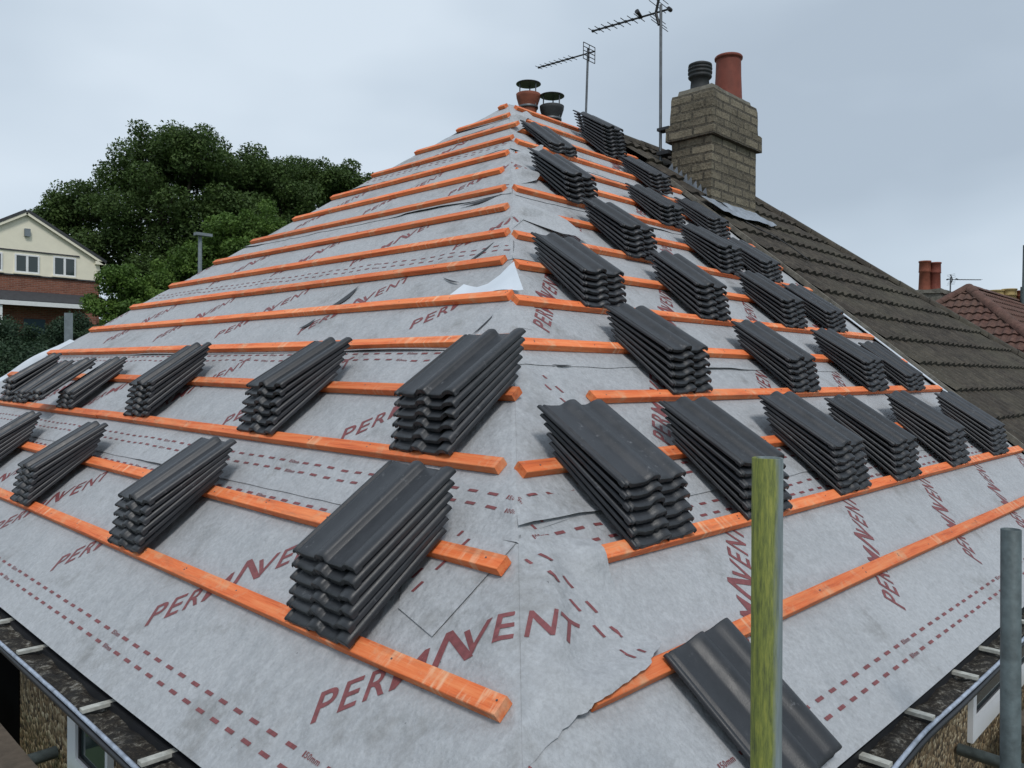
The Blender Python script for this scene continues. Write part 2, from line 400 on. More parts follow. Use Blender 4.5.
def flap_mesh(name, f, pts, hfn, mat, parent, step=.02, ink=()):
    v, q = poly_fill(pts, step); P = face(f, v[:, 0], v[:, 1], hfn(v[:, 0], v[:, 1]))
    if mat is M['memb']:
        o = printed(name, P.tolist(), q, ink); o.parent = parent; return o
    me = bpy.data.meshes.new(name); me.from_pydata(P.tolist(), [], q); me.polygons.foreach_set('use_smooth', [True]*len(q)); me.update()
    return link(name, me, mat)

# ------------------------------------------------------------------ membrane courses
FL1 = jag([(-.07, -.09), (.132, -.046), (.22, -.040), (.40, -.022), (.565, .036), (.537, .084), (.606, .396), (.47, .452), (.365, .463)], {0, 1, 2, 3}, .004)
def fl1_h(u, v):
    hip = np.clip(u-v*CO, 0, 1)
    b0 = np.exp(-((v+.018)/.05)**2)*np.clip((u-.13)/.08, 0, 1)
    b1 = np.exp(-((v-.34)/.055)**2)*np.clip((u-.46)/.07, 0, 1)
    w = .004*np.sin(9*u+4*v)+.003*np.sin(21*v-8*u)
    return .007+.036*np.clip(b0+b1, 0, 1)+np.clip(hip/.2, 0, 1)*(.006+w)+(.024+.008*np.sin(7*v))*np.exp(-((hip-.11)/.055)**2)*np.clip((v+.05)/.15, 0, 1)*np.clip((.46-v)/.12, 0, 1)+.007*np.exp(-((hip-.30-.15*np.sin(5*v))/.02)**2)
FL3 = [(.37, .472), (.66, .50), (1.02, .60), (1.20, 1.16), (1.23, 1.255), (1.06, 1.19), (.90, 1.148)]
def fl3_h(u, v):
    return .007+.001*np.sin(11*u)
def lift_h(amp, du=.5, base=.008, bumpv=None, f='R'):
    def h(u, v):
        d = np.clip((u-v*CO)/du, 0, 1.3); w = 1+.35*np.sin(9*v+3*u)
        V = np.array(RV)+BW/2; dd = np.min(np.abs(v[..., None]-V), -1); bb = np.exp(-(dd/.065)**2)*np.clip(d*6, 0, 1)
        return np.maximum(base+amp*d**1.3*w, bb*.050)
    return h
LV0 = [-.43, .45, 1.363, 2.14, 3.04, 3.93, 4.80]
RV0 = [-.44, .50, 1.255, 2.13, 3.02, 3.92, 4.79]
TOP = A/CO
LTXT = [(.56, -.213), (1.57, .74), (1.90, 1.53), (2.30, 2.33), (2.1, 3.22), (3.3, 4.1)]   # foot of the P: u, v of one repeat
RTXT = [(1.93, -.205), (2.52, .74), (1.385, 1.483), (2.35, 2.30), (3.0, 3.2), (3.6, 4.1)]
lab_up = ['lowest', 'second', 'third', 'fourth', 'fifth', 'sixth', 'topmost']
def course(f, i):
    v0 = (LV0 if f == 'L' else RV0)[i]; v1 = min(v0+1.0, TOP-.001)
    side = 'left' if f == 'L' else 'right'
    seed = i*1.7+(5 if f == 'R' else 0)
    def hf(u, v):
        low = np.clip(1-(v-v0)/.10, 0, 1)**2*np.clip(np.sin(2.3*u+seed)*1.3-.6, 0, 1)
        return .0042*(1-(v-v0))+relief(f, u, v)+(.016*low if i else 0*low)
    nv = int((v1-v0)/.022)+1; vs = np.linspace(v0, v1, nv)
    nu = 330 if f == 'L' else 260
    t = np.linspace(0, 1, nu)
    hb = .0042*(1-(vs-v0)); u0 = vs*CO-hb*SN; u1 = (2*A-vs*CO) if f == 'L' else np.full(nv, PARTY-.01)
    U = u0[:, None]+(u1-u0)[:, None]*t[None]; V = np.repeat(vs[:, None], nu, 1)
    if i == 0: V[0] += .0015*np.sin(U[0]*3)
    P = face(f, U, V, hf(U, V))
    if f == 'L':
        ext = []
        wob = 1+.35*np.sin(5.1*vs+i)+.2*np.sin(17*vs)
        for d, hh in ((.055, .0048), (.04, .0052), (.025, .0056), (.012, .006), (.004, .006)):
            u2, v2 = unfold(vs*CO-d*wob, vs); ext.append(face('R', u2, v2, hh))
        P[:, 0] += np.array([-1, -1, 1.2])*.0016; P = np.concatenate([np.stack(ext, 1), P], 1); nu += len(ext)
    idx = np.arange(nv*nu).reshape(nv, nu)
    Fq = np.stack([idx[:-1, :-1], idx[:-1, 1:], idx[1:, 1:], idx[1:, :-1]], -1).reshape(-1, 4).tolist()
    sgn = -1 if f == 'L' else 1
    poly = None
    if (f, i) in FLAPS: poly, hfn = FLAPS[(f, i)]
    words = []
    if i < 6:
        pu, pv = (LTXT if f == 'L' else RTXT)[i]
        for k in range(-9, 10):
            w, q = WORD; uu = pu+1.045*k; x = w.copy(); x[:, 0] = uu+sgn*x[:, 0]; x[:, 1] += pv
            if f == 'R' and i == 1 and uu < 1.2: continue
            if -1.2 < uu < 9: words.append((x, q))
    ds = []
    for off in (.105, .155, .845, .895):
        if v0+off > v1 or (off > .5 and i > 1) or (off < .5 and ((f == 'L' and i == 2) or (f == 'R' and i > 1))): continue
        for k in range(-8, 100):
            u = k*.0895+(.03 if off in (.155, .845) else 0)
            if k % 14 == 5:
                w, q = S100 if off in (.105, .895) else S150; x = w.copy(); x[:, 0] = u+sgn*(x[:, 0]-.03); x[:, 1] += v0+off-.008
                ds.append((x, q)); continue
            x = np.array([(u-.019, v0+off-.0055), (u+.002, v0+off-.0055), (u+.022, v0+off-.0055), (u+.019, v0+off+.0055), (u, v0+off+.0055), (u-.022, v0+off+.0055)])
            ds.append((x, [(0, 1, 4, 5), (1, 2, 3, 4)]))
    hp = lambda u, v: hf(u, v)+.0018
    fn = fold_point_fn(f, hp, None, 'own')
    root = printed('roofing_membrane', P.reshape(-1, 3).tolist(), [tuple(q) for q in Fq], [print_geo(words, fn), print_geo(ds, fn)])
    tag(root, f'{lab_up[i]} grey printed membrane strip counted up the {side} roof slope', 'roofing membrane', 'membrane strips on the roof')
    if poly:
        other = 'R' if f == 'L' else 'L'
        def flap(u, v): return np.where(in_poly(poly, u, v), hfn(u, v), np.nan)
        fn = fold_point_fn(f, hp, flap, 'flap')
        flap_mesh('hip_flap', other, poly, hfn, M['memb'], root, ink=[print_geo(words if i != 1 else [], fn), print_geo(ds, fn)])
    return root
FLAPS = {
 ('L', 0): (FL1, fl1_h), ('L', 1): (FL3, fl3_h),
 ('R', 1): ([(.352, .449), (.394, .111), (.575, .153), (.80, .449)], lambda u, v: .0075+.002*np.sin(14*u)),
 ('L', 2): ([(1.20, 1.53), (1.32, 1.50), (1.42, 1.62), (1.62, 1.95), (1.66, 2.118)], lambda u, v: .0065+.001*np.sin(9*u)),
 ('L', 3): ([(2.385, 3.035), (2.41, 2.88), (2.50, 2.74), (2.62, 2.50), (2.38, 2.50), (2.17, 2.65), (1.96, 2.50)], lift_h(.038, .35)),
 ('L', 4): ([(3.01, 3.84), (3.62, 4.16), (3.42, 3.92), (3.12, 3.56), (2.86, 3.34), (2.60, 3.22), (2.44, 3.113)], lift_h(.035, .45)),
 ('L', 5): ([(3.79, 4.836), (4.22, 5.12), (4.16, 4.95), (3.95, 4.80), (3.70, 4.50), (3.40, 4.338)], lift_h(.05, .4)),
}
MEMB = {}
for i in range(7):
    MEMB['L', i] = course('L', i); MEMB['R', i] = course('R', i)
GAP_SHADES = [('R',5,[(4.135,4.258),(4.197,4.233),(4.264,4.21),(4.338,4.194),(4.423,4.187),(4.521,4.189),(4.631,4.199),(4.751,4.217),(4.88,4.239),(4.78,4.238),(4.678,4.237),(4.579,4.238),(4.483,4.239),(4.391,4.243),(4.302,4.247),(4.215,4.253)]),('L',2,[(2.934,1.803),(2.9,1.816),(2.871,1.831),(2.85,1.85),(2.838,1.874),(2.837,1.905),(2.847,1.942),(2.864,1.984),(2.885,2.029),(2.887,1.999),(2.89,1.968),(2.893,1.938),(2.899,1.908),(2.906,1.881),(2.914,1.854),(2.924,1.828)]),('L',3,[(2.024,2.155),(2.007,2.172),(1.993,2.191),(1.981,2.212),(1.973,2.236),(1.968,2.264),(1.968,2.294),(1.97,2.327),(1.974,2.362),(1.979,2.335),(1.984,2.308),(1.989,2.28),(1.995,2.254),(2.002,2.228),(2.009,2.203),(2.016,2.178)]),('L',3,[(2.095,2.016),(2.064,1.999),(2.034,1.983),(2.005,1.97),(1.979,1.959),(1.955,1.952),(1.933,1.947),(1.913,1.944),(1.894,1.942),(1.916,1.95),(1.94,1.958),(1.965,1.967),(1.99,1.976),(2.016,1.985),(2.042,1.995),(2.069,2.006)]),('L',5,[(4.428,4.623),(4.335,4.605),(4.247,4.591),(4.166,4.583),(4.094,4.583),(4.031,4.591),(3.976,4.606),(3.927,4.627),(3.881,4.651),(3.941,4.645),(4.005,4.638),(4.071,4.633),(4.139,4.629),(4.209,4.626),(4.281,4.624),(4.356,4.623)]),('L',4,[(2.818,2.984),(2.753,2.974),(2.691,2.967),(2.635,2.964),(2.586,2.969),(2.544,2.98),(2.509,2.997),(2.478,3.019),(2.45,3.043),(2.49,3.034),(2.533,3.024),(2.578,3.015),(2.623,3.007),(2.671,3.0),(2.72,2.994),(2.77,2.988)]),('L',1,[(1.393,1.462),(1.385,1.482),(1.377,1.503),(1.372,1.526),(1.369,1.55),(1.369,1.577),(1.371,1.605),(1.376,1.635),(1.381,1.666),(1.382,1.64),(1.382,1.613),(1.383,1.586),(1.384,1.56),(1.386,1.535),(1.388,1.51),(1.391,1.485)]),('L',2,[(2.997,1.592),(2.971,1.595),(2.949,1.599),(2.931,1.606),(2.92,1.616),(2.916,1.63),(2.919,1.647),(2.927,1.668),(2.937,1.69),(2.942,1.677),(2.947,1.663),(2.953,1.65),(2.96,1.637),(2.968,1.625),(2.977,1.613),(2.987,1.602)]),('R',1,[(1.199,1.258),(1.211,1.253),(1.224,1.249),(1.238,1.247),(1.253,1.246),(1.27,1.246),(1.289,1.248),(1.309,1.251),(1.33,1.255),(1.313,1.255),(1.296,1.255),(1.279,1.255),(1.262,1.255),(1.246,1.255),(1.229,1.256),(1.214,1.257)])]
for f, i, pts in GAP_SHADES:  # flat dark patches stand in for shade in open gaps of the lifted membrane
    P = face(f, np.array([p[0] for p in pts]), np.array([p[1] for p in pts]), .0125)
    me = bpy.data.meshes.new('gap_shade'); me.from_pydata(P.tolist(), [], [tuple(range(len(pts)))]); o = link('gap_shade', me, M['gutdark'], MEMB[(f, i)])
# small loose pieces
o = flap_mesh('membrane_offcut', 'L', [(1.83, 1.80), (1.80, 1.885), (1.70, 1.868), (1.63, 1.885), (1.58, 1.94), (1.56, 2.04), (1.33, 1.80), (1.36, 1.79)],
    lambda u, v: .022+.02*np.clip((v-1.8)/.2, 0, 1)+.012*np.sin(14*u), M['under'], None)
tag(o, 'white torn triangle of membrane turned up at the corner hip', 'membrane offcut')
# upturned membrane edge along the far left hip
vv = np.linspace(.85, 1.60, 40); rows = []
for k in range(7):
    t = k/6; rows.append(face('L', 2*A-vv*CO-.05+t*(.11-.02*np.sin(vv*7)), vv, .006+.035*np.sin(t*2.3)*(1+.4*np.sin(vv*11))))
o = grid_mesh('membrane_edge', np.stack(rows), M['under'])
tag(o, 'pale upturned membrane edge along the far left hip', 'membrane edge')

# ------------------------------------------------------------------ battens
Lend = [0.043, 0.319, 0.612, 0.811, 1.116, 1.381, 1.704, 1.933, 2.219, 2.492, 2.787, 3.011, 3.227, 3.427, 3.80, 4.10]
Rst = [0.20, 0.524, 0.559, 1.24, 1.102, 1.35, 1.63, 1.90, 2.56, 2.46, 2.75, 3.02, 3.30, 3.55, 3.86, 4.13]
def batten_mesh(ln, seed):
    rr = random.Random(seed); nx = max(4, int(ln/.12)); b = .0018
    sec = [(b, 0), (BW-b, 0), (BW, b), (BW, BT-b), (BW-b, BT), (b, BT), (0, BT-b), (0, b)]
    mb = MB(); V = []
    ph = rr.uniform(0, 6)
    for i in range(nx+1):
        x = ln*i/nx; dy = .003*math.sin(x*1.3+ph)+rr.uniform(-.0004, .0004); dz = rr.uniform(0, .0008)
        V += [(x, y+dy, z+(dz if z > .01 else 0)) for y, z in sec]
    mb.add(V, [(i*8+j, i*8+(j+1) % 8, (i+1)*8+(j+1) % 8, (i+1)*8+j) for i in range(nx) for j in range(8)])
    mb.add(V[:8], [tuple(reversed(range(8)))]); mb.add(V[-8:], [tuple(range(8))])
    nb_ = len(mb.f); x = .08
    while x < ln:
        for dy in (0, .012) if rr.random() < .3 else (0,):
            mb.lathe((x+dy*.5, BW*.5+rr.uniform(-.006, .006)+dy, BT+.0012), [(.0001, .0006), (.0028, .0004), (.003, -.002)], 8)
        x += rr.uniform(.36, .42)
    me = bpy.data.meshes.new('batten'); me.from_pydata(mb.v, [], mb.f); me.materials.append(M['batten']); me.materials.append(M['metal'])
    me.polygons.foreach_set('material_index', [0 if i < nb_ else 1 for i in range(len(mb.f))]); return me
ords = ['lowest', 'second', 'third', 'fourth', 'fifth', 'sixth', 'seventh', 'eighth', 'ninth', 'tenth', 'eleventh', 'twelfth', 'thirteenth', 'fourteenth', 'fifteenth', 'topmost']
def batten(f, k, ua, ub, label):
    v = (LV if f == 'L' else RV)[k]; ln = abs(ub-ua); start = max(ua, ub) if f == 'L' else min(ua, ub)
    o = link('roof_batten', batten_mesh(ln, k*3+(1 if f == 'L' else 2)), None)
    mw = frame(f, start, v, .0045)
    ang = R_(random.Random(k*7+ord(f)).uniform(-.12, .12))/max(1, ln/2)
    o.matrix_world = mw @ Matrix.Rotation(ang, 4, 'Z')
    tag(o, label, 'batten', 'orange battens nailed across the roof')
for k in range(16):
    far = 2*A-LV[k]*CO-.06+[.0, .0, .0, 0, 0, .02, .04, .05, .02, .05, .03, .08, .09, .05, .03, .02][k]
    if k in (2, 4, 6):   # joined from two lengths end to end
        mid = {2: 4.2, 4: 5.4, 6: 4.6}[k]
        batten('L', k, Lend[k], mid, f'orange timber batten, {ords[k]} up the left slope, length nearer the hip')
        batten('L', k, mid+.004, far, f'orange timber batten, {ords[k]} up the left slope, length farther left')
    else: batten('L', k, Lend[k], far, f'orange timber batten, {ords[k]} one up the left roof slope')
    end = PARTY-.03
    batten('R', k, Rst[k], end, f'orange timber batten, {ords[k]} one up the right roof slope')

# ------------------------------------------------------------------ tiles
TW, TL = .335, .425
PROF = [(0, .002), (.003, .0075), (.011, .0075), (.0135, .0005), (.0245, .0005), (.0275, .0080), (.04, .0055), (.07, .003), (.112, .003), (.122, .007), (.131, .0155), (.141, .0225), (.153, .0265), (.166, .0275), (.177, .0255), (.184, .0185), (.1875, .006), (.193, .003),
        (.212, .003), (.252, .003), (.264, .007), (.274, .0145), (.285, .0205), (.298, .0240), (.312, .0250), (.324, .0232), (.331, .019), (.335, .0135)]
def tile_mesh(seed):
    rr = random.Random(seed); bm = bmesh.new(); n = len(PROF)
    ys = [0, .003, .02, .10, .2, .3, .40, TL-.004, TL]
    drop = [.004, .0008, 0, 0, 0, 0, 0, .0005, .003]
    th = [.0135, .0145, .0145, .0100, .0100, .0100, .0100, .0100, .0100]
    jit = [rr.uniform(-.0022, .0026)+(.005 if rr.random() < .07 else 0) for _ in PROF]
    def row(i, up):
        return [bm.verts.new((x, ys[i]+(jit[j] if i == 0 else 0), (z-drop[i]) if up else (z*.90-th[i]*(.62 if x < .03 else .85 if x > .32 else 1)-(rr.uniform(-.001, .002) if i < 2 else 0)))) for j, (x, z) in enumerate(PROF)]
    T = [row(i, True) for i in range(len(ys))]
    ysb = [0, 0, .022, .026, .2, .3, .40, TL-.002, TL]
    B = []
    for i in range(len(ys)):
        B.append([bm.verts.new((x, ysb[i]+(jit[j] if i < 2 else 0), z*.90-th[min(i, 8)]*(.62 if x < .03 else .85 if x > .32 else 1)-(rr.uniform(0, .002) if i < 3 else 0))) for j, (x, z) in enumerate(PROF)])
    for i in range(len(ys)-1):
        for j in range(n-1):
            f = bm.faces.new((T[i][j], T[i][j+1], T[i+1][j+1], T[i+1][j])); f.smooth = True
            f = bm.faces.new((B[i+1][j], B[i+1][j+1], B[i][j+1], B[i][j])); f.smooth = i > 3
        bm.faces.new((T[i][0], T[i+1][0], B[i+1][0], B[i][0])); bm.faces.new((T[i+1][-1], T[i][-1], B[i][-1], B[i+1][-1]))
    for j in range(n-1):
        bm.faces.new((T[0][j+1], T[0][j], B[0][j], B[0][j+1])); bm.faces.new((T[-1][j], T[-1][j+1], B[-1][j+1], B[-1][j]))
    for e in bm.edges:
        if len(e.link_faces) == 2 and e.calc_face_angle(0) > R_(21): e.smooth = False
    for x0 in (.06, .22):      # hanging nibs under the head
        g = bmesh.ops.create_cube(bm, size=1, matrix=Matrix.Translation((x0+.02, TL-.022, -.014)) @ Matrix.Diagonal((.045, .016, .012, 1)))
    me = bpy.data.meshes.new('roof_tile'); bm.normal_update(); bm.to_mesh(me); bm.free(); me.materials.append(M['tile']); return me
TM = [tile_mesh(s) for s in range(5)]
TM = TM
STK = [  # name, face, u, v, n, Hf, Hr, where
 ('R', .732, .315, 6, .175, .130, 'front row of the right slope, stack at the corner hip'),
 ('R', 1.435, .315, 6, .180, .125, 'front right-slope row, second stack from the corner, behind mossy post'),
 ('R', 2.296, .318, 7, .185, .130, 'front right-slope row, third stack from the corner'),
 ('R', 3.00, .318, 6, .168, .120, 'front right-slope row, fourth stack from the corner'),
 ('R', 3.93, .318, 6, .175, .125, 'front right-slope row, fifth stack from the corner'),
 ('R', 4.86, .318, 6, .165, .125, 'front right-slope row, last stack beside the old roof'),
 ('R', 1.80, 1.02, 6, .180, .110, 'second right-slope row, stack nearest the hip'),
 ('R', 2.99, 1.015, 6, .165, .095, 'second right-slope row, second stack from the hip'),
 ('R', 4.09, 1.01, 6, .170, .105, 'second right-slope row, third stack from the hip'),
 ('R', 4.83, 1.01, 4, .115, .070, 'second right-slope row, low stack beside the old roof'),
 ('R', 1.82, 1.70, 6, .165, .115, 'third right-slope row, stack nearest the hip'),
 ('R', 2.898, 1.70, 6, .180, .145, 'third right-slope row, second stack from the hip'),
 ('R', 4.02, 1.70, 6, .170, .130, 'third right-slope row, third stack from the hip'),
 ('R', 4.77, 1.71, 5, .142, .100, 'third right-slope row, stack beside the old roof'),
 ('R', 2.89, 2.37, 6, .175, .130, 'fourth right-slope row, stack nearest the hip'),
 ('R', 4.08, 2.39, 6, .180, .110, 'fourth right-slope row, middle stack'),
 ('R', 4.76, 2.40, 5, .145, .095, 'fourth right-slope row, stack below the chimney flashing'),
 ('R', 2.95, 3.07, 6, .180, .140, 'fifth right-slope row, stack by the big loose flap'),
 ('R', 4.11, 3.08, 5, .150, .100, 'fifth right-slope row, middle stack'),
 ('R', 4.86, 3.10, 5, .145, .100, 'fifth right-slope row, stack beside the chimney base'),
 ('R', 3.66, 4.10, 3, .095, .065, 'small stack just below the roof peak'),
 ('R', 4.87, 3.87, 5, .150, .095, 'upper right-slope stack beside the chimney'),
 ('R', 4.80, 4.48, 9, .250, .190, 'tall stack standing out against the sky on the ridge'),
 ('L', .933, -.01, 6, .175, .150, 'lowest left-slope row, big stack nearest the camera'),
 ('L', 2.372, -.01, 6, .175, .125, 'lowest left-slope row, second stack from the corner'),
 ('L', 3.858, -.005, 6, .170, .105, 'lowest left-slope row, third stack from the corner'),
 ('L', 5.05, -.005, 6, .170, .125, 'lowest left-slope row, stack cut by the left picture edge'),
 ('L', 1.190, .71, 6, .180, .140, 'upper left-slope row, stack nearest the corner hip'),
 ('L', 2.357, .71, 6, .185, .130, 'upper left-slope row, second stack from the corner'),
 ('L', 3.774, .71, 6, .170, .140, 'upper left-slope row, third stack from the corner'),
 ('L', 5.03, .71, 4, .115, .085, 'upper left-slope row, low fourth stack from the corner'),
 ('L', 6.12, .71, 3, .095, .075, 'upper left-slope row, fifth stack from the corner'),
 ('L', 6.52, .71, 4, .15, .11, 'upper left-slope row, farthest stack at the left picture edge'),
]
num = {3: 'three', 4: 'four', 5: 'five', 6: 'six', 7: 'seven', 9: 'nine'}
down = ['top', 'second', 'third', 'fourth', 'fifth', 'sixth', 'seventh', 'eighth', 'ninth']
GRP = 'dark grey concrete roof tiles stacked on the battens'
cnt = 0
def put_tile(mw, label):
    global cnt
    o = bpy.data.objects.new('roof_tile', TM[cnt % 5]); COL.objects.link(o); o.matrix_world = mw; cnt += 1
    tag(o, label, 'roof tile', GRP)
for si, (f, u, v, n, Hf, Hr, where) in enumerate(STK):
    rr = random.Random(100+si); sf = (Hf-.052)/(n-1); sr = max(.0135, (Hr-.052)/(n-1)); sv = .145/5
    lean = rr.uniform(-.0035, .0035); yaw0 = rr.uniform(-1.6, 1.6)
    sg = 1 if f == 'R' else -1
    for i in range(n):
        h = .0445+i*(sf+.0006); tilt = -(sf-sr)*i/TL
        mw = frame(f, u-(.018 if f == 'L' else .004)+sg*(lean*i+rr.uniform(-.0045, .0045)), v+sv*i*(n/ n)*sf/.0246+rr.uniform(-.003, .003), h)
        mw = mw @ Matrix.Rotation(tilt, 4, 'X') @ Matrix.Rotation(R_(yaw0+rr.uniform(-.6, .6)), 4, 'Z')
        d = n-1-i; word = 'bottom' if d == n-1 else down[d]
        put_tile(mw, f'{word} tile of {num[n]}, {where}')
# shifted pile lying on the low fourth stack
for i in range(2):
    mw = frame('L', 5.27+.012*i, .66+.03*i, .152+.027*i) @ Matrix.Rotation(-.05-.02*i, 4, 'X')
    put_tile(mw, ('upper' if i else 'lower')+' of two tiles laid skewed across the low fourth left-slope stack')
# the lone tile beside the mossy post
mw = frame('R', .522, -.432, .037) @ Matrix.Rotation(.06, 4, 'Z') @ Matrix.Rotation(.03, 4, 'X')
put_tile(mw, 'single loose tile lying on the membrane behind the mossy scaffold post')

# ------------------------------------------------------------------ the house under the new roof
house = empty('house', (3, 4, GROUND)); tag(house, 'pebbledashed house whose hipped roof is being re-covered with grey membrane', 'house')
W0 = -.2; H2 = 2*A
mb = MB()
mb.box((W0, W0, GROUND-.3), (PARTY*2+.2, H2+.2, -.42)); mb.build('wall', M['pebble'], house)
# roof deck underneath (dark), slightly below the membrane, all four slopes of the pair
e = -.31; dz = -.03; X2 = 2*PARTY
def rz(d): return d*TP+dz
mb = MB()
mb.add([(e, e, rz(e)), (X2-e, e, rz(e)), (X2-e, H2-e, rz(e)), (e, H2-e, rz(e)), (A, A, rz(A)), (X2-A, A, rz(A))],
       [(0, 1, 5, 4), (1, 2, 5), (2, 3, 4, 5), (3, 0, 4)]); mb.build('roof_deck', M['dark'], house)
# rear slopes covering
mb = MB(); q = -.34
mb.add([(q, H2-q, q*TP), (X2-q, H2-q, q*TP), (A, A, A*TP+.004), (X2-A, A, A*TP+.004)], [(0, 1, 3, 2)]); mb.build('rear_slope', M['old'], house)
mb = MB(); mb.add([(X2-q, q, q*TP), (X2-q, H2-q, q*TP), (X2-A, A, A*TP+.004)], [(0, 1, 2)]); mb.build('far_slope', M['old'], house)
# soffit and fascia
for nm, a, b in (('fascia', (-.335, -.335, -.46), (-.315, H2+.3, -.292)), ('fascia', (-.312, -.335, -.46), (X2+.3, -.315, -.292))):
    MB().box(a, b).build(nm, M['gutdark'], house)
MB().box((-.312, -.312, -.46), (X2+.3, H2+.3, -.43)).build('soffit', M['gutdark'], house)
# gutters: half-round trough, silt, rolled pale front edge, straps
def gutter(f, u0, u1, sag):
    n = 60; us = np.linspace(u0, u1, n)
    def W(u, out, z):   # out: outward distance from the corner plane
        return (u, -out, z) if f == 'R' else (-out, u, z)
    root = empty('gutter', W((u0+u1)/2, .36, -.35))
    tag(root, 'silted-up half-round gutter under the ' + ('left' if f == 'L' else 'right') + ' eave, pale front lip', 'gutter', 'gutters along the eaves')
    rows = []
    for k in range(9):
        t = math.pi*k/8; rows.append([W(u, .367-.048*math.cos(math.pi-t)*-1-0, -.312-.05*math.sin(t)+sag(u)) for u in us])
    P = np.array(rows); g = grid_mesh('trough', P, M['gutdark'], root)
    ow = [W(u, .4165+.004*math.sin(u*3), -.312+sag(u)) for u in us]
    mb = MB(); mb.path(ow, .0068, n=10); mb.build('front_lip', M['gutter'], root)
    mb = MB(); mb.path([W(u, .420, -.328+sag(u)) for u in us], .0085, n=8); mb.build('lip_underside', M['gutdark'], root)
    m = 8; n2 = 400; us2 = np.linspace(u0, u1, n2); P = np.zeros((m, n2, 3))
    for j in range(m):
        out = .318+.094*j/(m-1)
        for i, u in enumerate(us2):
            z = -.312+sag(u)+.014*mnoise.noise(Vector((u*9, out*24, 1)))+.007*mnoise.noise(Vector((u*40, out*60, 4)))
            P[j, i] = W(u, out, z)
    grid_mesh('silt', P, M['debris'], root)
    mb = MB()
    sp = [2.59, 2.15, 1.46, 1.0] if f == 'L' else [1.04, 1.41, 1.9, 2.25]
    sp = sp+([.45, 3.2, 3.9, 4.6, 5.3] if f == 'L' else [.5, 2.75, 3.3, 3.9, 4.6])
    for i, s in enumerate(sp):
        mb = MB(); a = W(s-.014, .318, -.291+sag(s)); b = W(s+.014, .4155, -.299+sag(s))
        lo = tuple(min(x, y) for x, y in zip(a, b)); hi = tuple(max(x, y) for x, y in zip(a, b))
        mb.box(lo, (hi[0], hi[1], hi[2]+.003)).build('strap', M['bracket'], root)
gutter('L', -.40, H2+.3, lambda u: -.004*math.sin(u*1.4))
gutter('R', -.40, PARTY, lambda u: -.006*math.sin(u*1.2)+.01*math.exp(-((u-1.35)/.25)**2)-.012*math.exp(-((u-.95)/.2)**2))
# windows
def window(f, a, b, z0, z1, ga, gb, gz0, gz1):
    def bx(mb, u0, u1, z0, z1, d0, d1):
        if f == 'L': mb.box((W0-d1, u0, z0), (W0-d0, u1, z1))
        else: mb.box((u0, W0-d1, z0), (u1, W0-d0, z1))
    mb = MB(); bx(mb, a, ga, z0, z1, -.02, .022); bx(mb, gb, b, z0, z1, -.02, .022); bx(mb, ga, gb, z0, gz0, -.02, .0215); bx(mb, ga, gb, gz1, z1, -.02, .0215)
    t = .012
    w = mb.build('window', M['upvc'], house)
    mb = MB(); bx(mb, ga, ga+t, gz0, gz1, 0, .012); bx(mb, gb-t, gb, gz0, gz1, 0, .012); bx(mb, ga+t, gb-t, gz0, gz0+t, 0, .0115); bx(mb, ga+t, gb-t, gz1-t, gz1, 0, .0115)
    s = mb.build('gasket', M['gutdark']); place(s, house); s.parent = w; s.matrix_parent_inverse = Matrix.Identity(4)
    mb = MB(); bx(mb, ga+t, gb-t, gz0+t, gz1-t, 0, .004)
    g = mb.build('pane', M['glass']); g.parent = w; g.matrix_parent_inverse = Matrix.Identity(4)
window('L', 1.80, 2.235, -.88, -.44, 1.825, 2.14, -.75, -.47)
window('R', 2.64, 4.60, -.84, -.40, 2.69, 4.54, -.74, -.545)
MB().box((W0-.006, 2.97, GROUND), (W0+.05, 4.1, -.43)).build('black_wall_slab', M['dark'], house)  # flat matt-black slab from ground to soffit, just proud of the wall

# old tiled roof of the adjoining half -------------------------------------
def tiled_face(name, mp, ulo, uhi, v0, v1, gauge, pitch, amp, mat, parent, du=.025, step=.028, seed=0, smooth=False):
    V = []; F = []; nc = int((v1-v0)/gauge)
    for c in range(nc+1):
        a = v0+c*gauge; b = min(a+gauge+.012, v1)
        if b-a < .03: continue
        lo, hi = min(ulo(a), ulo(b)), max(uhi(a), uhi(b)); n = max(2, int((hi-lo)/du))
        us = np.linspace(lo, hi, n)
        prof = amp*np.abs(np.sin(np.pi*us/pitch))**1.5
        js = np.array([mnoise.noise(Vector((u/pitch*.9, c*1.7, seed))) for u in us]); jy = .008*np.array([mnoise.noise(Vector((math.floor(u/pitch)*3.3, c*2.1, seed+5))) for u in us])
        rows = [(a, .0, 1), (a+.001, step, 1), (a+gauge*.5, step*.55, 1), (b, .004, 1)]
        P = []
        for v, h, k in rows:
            h2 = h+(prof if h > 0 else 0)+js*.006
            P.append(mp(np.clip(us, ulo(v), uhi(v)), v+jy*(1 if h >= step*.9 or h == 0 else 0), h2))
        P = np.array(P); idx = np.arange(4*n).reshape(4, n)+len(V)
        V += P.reshape(-1, 3).tolist()
        for r in range(3):
            for i in range(n-1): F.append((idx[r, i], idx[r, i+1], idx[r+1, i+1], idx[r+1, i]))
    me = bpy.data.meshes.new(name); me.from_pydata(V, [], [tuple(int(x) for x in q) for q in F]); me.update()
    o = link(name, me, mat); return place(o, parent) if parent else o
nb = empty('adjoining_house_roof', (8.5, 2, 1)); tag(nb, 'weathered brown-grey tiled roof of the adjoining half, beside the new membrane', 'roof')
tiled_face('tile_covering', lambda u, v, h: face('R', u, v, h+.03), lambda v: PARTY+.05, lambda v: X2-v*CO, -.42, TOP-.03, .345, .16, .028, M['old'], nb, step=.038)
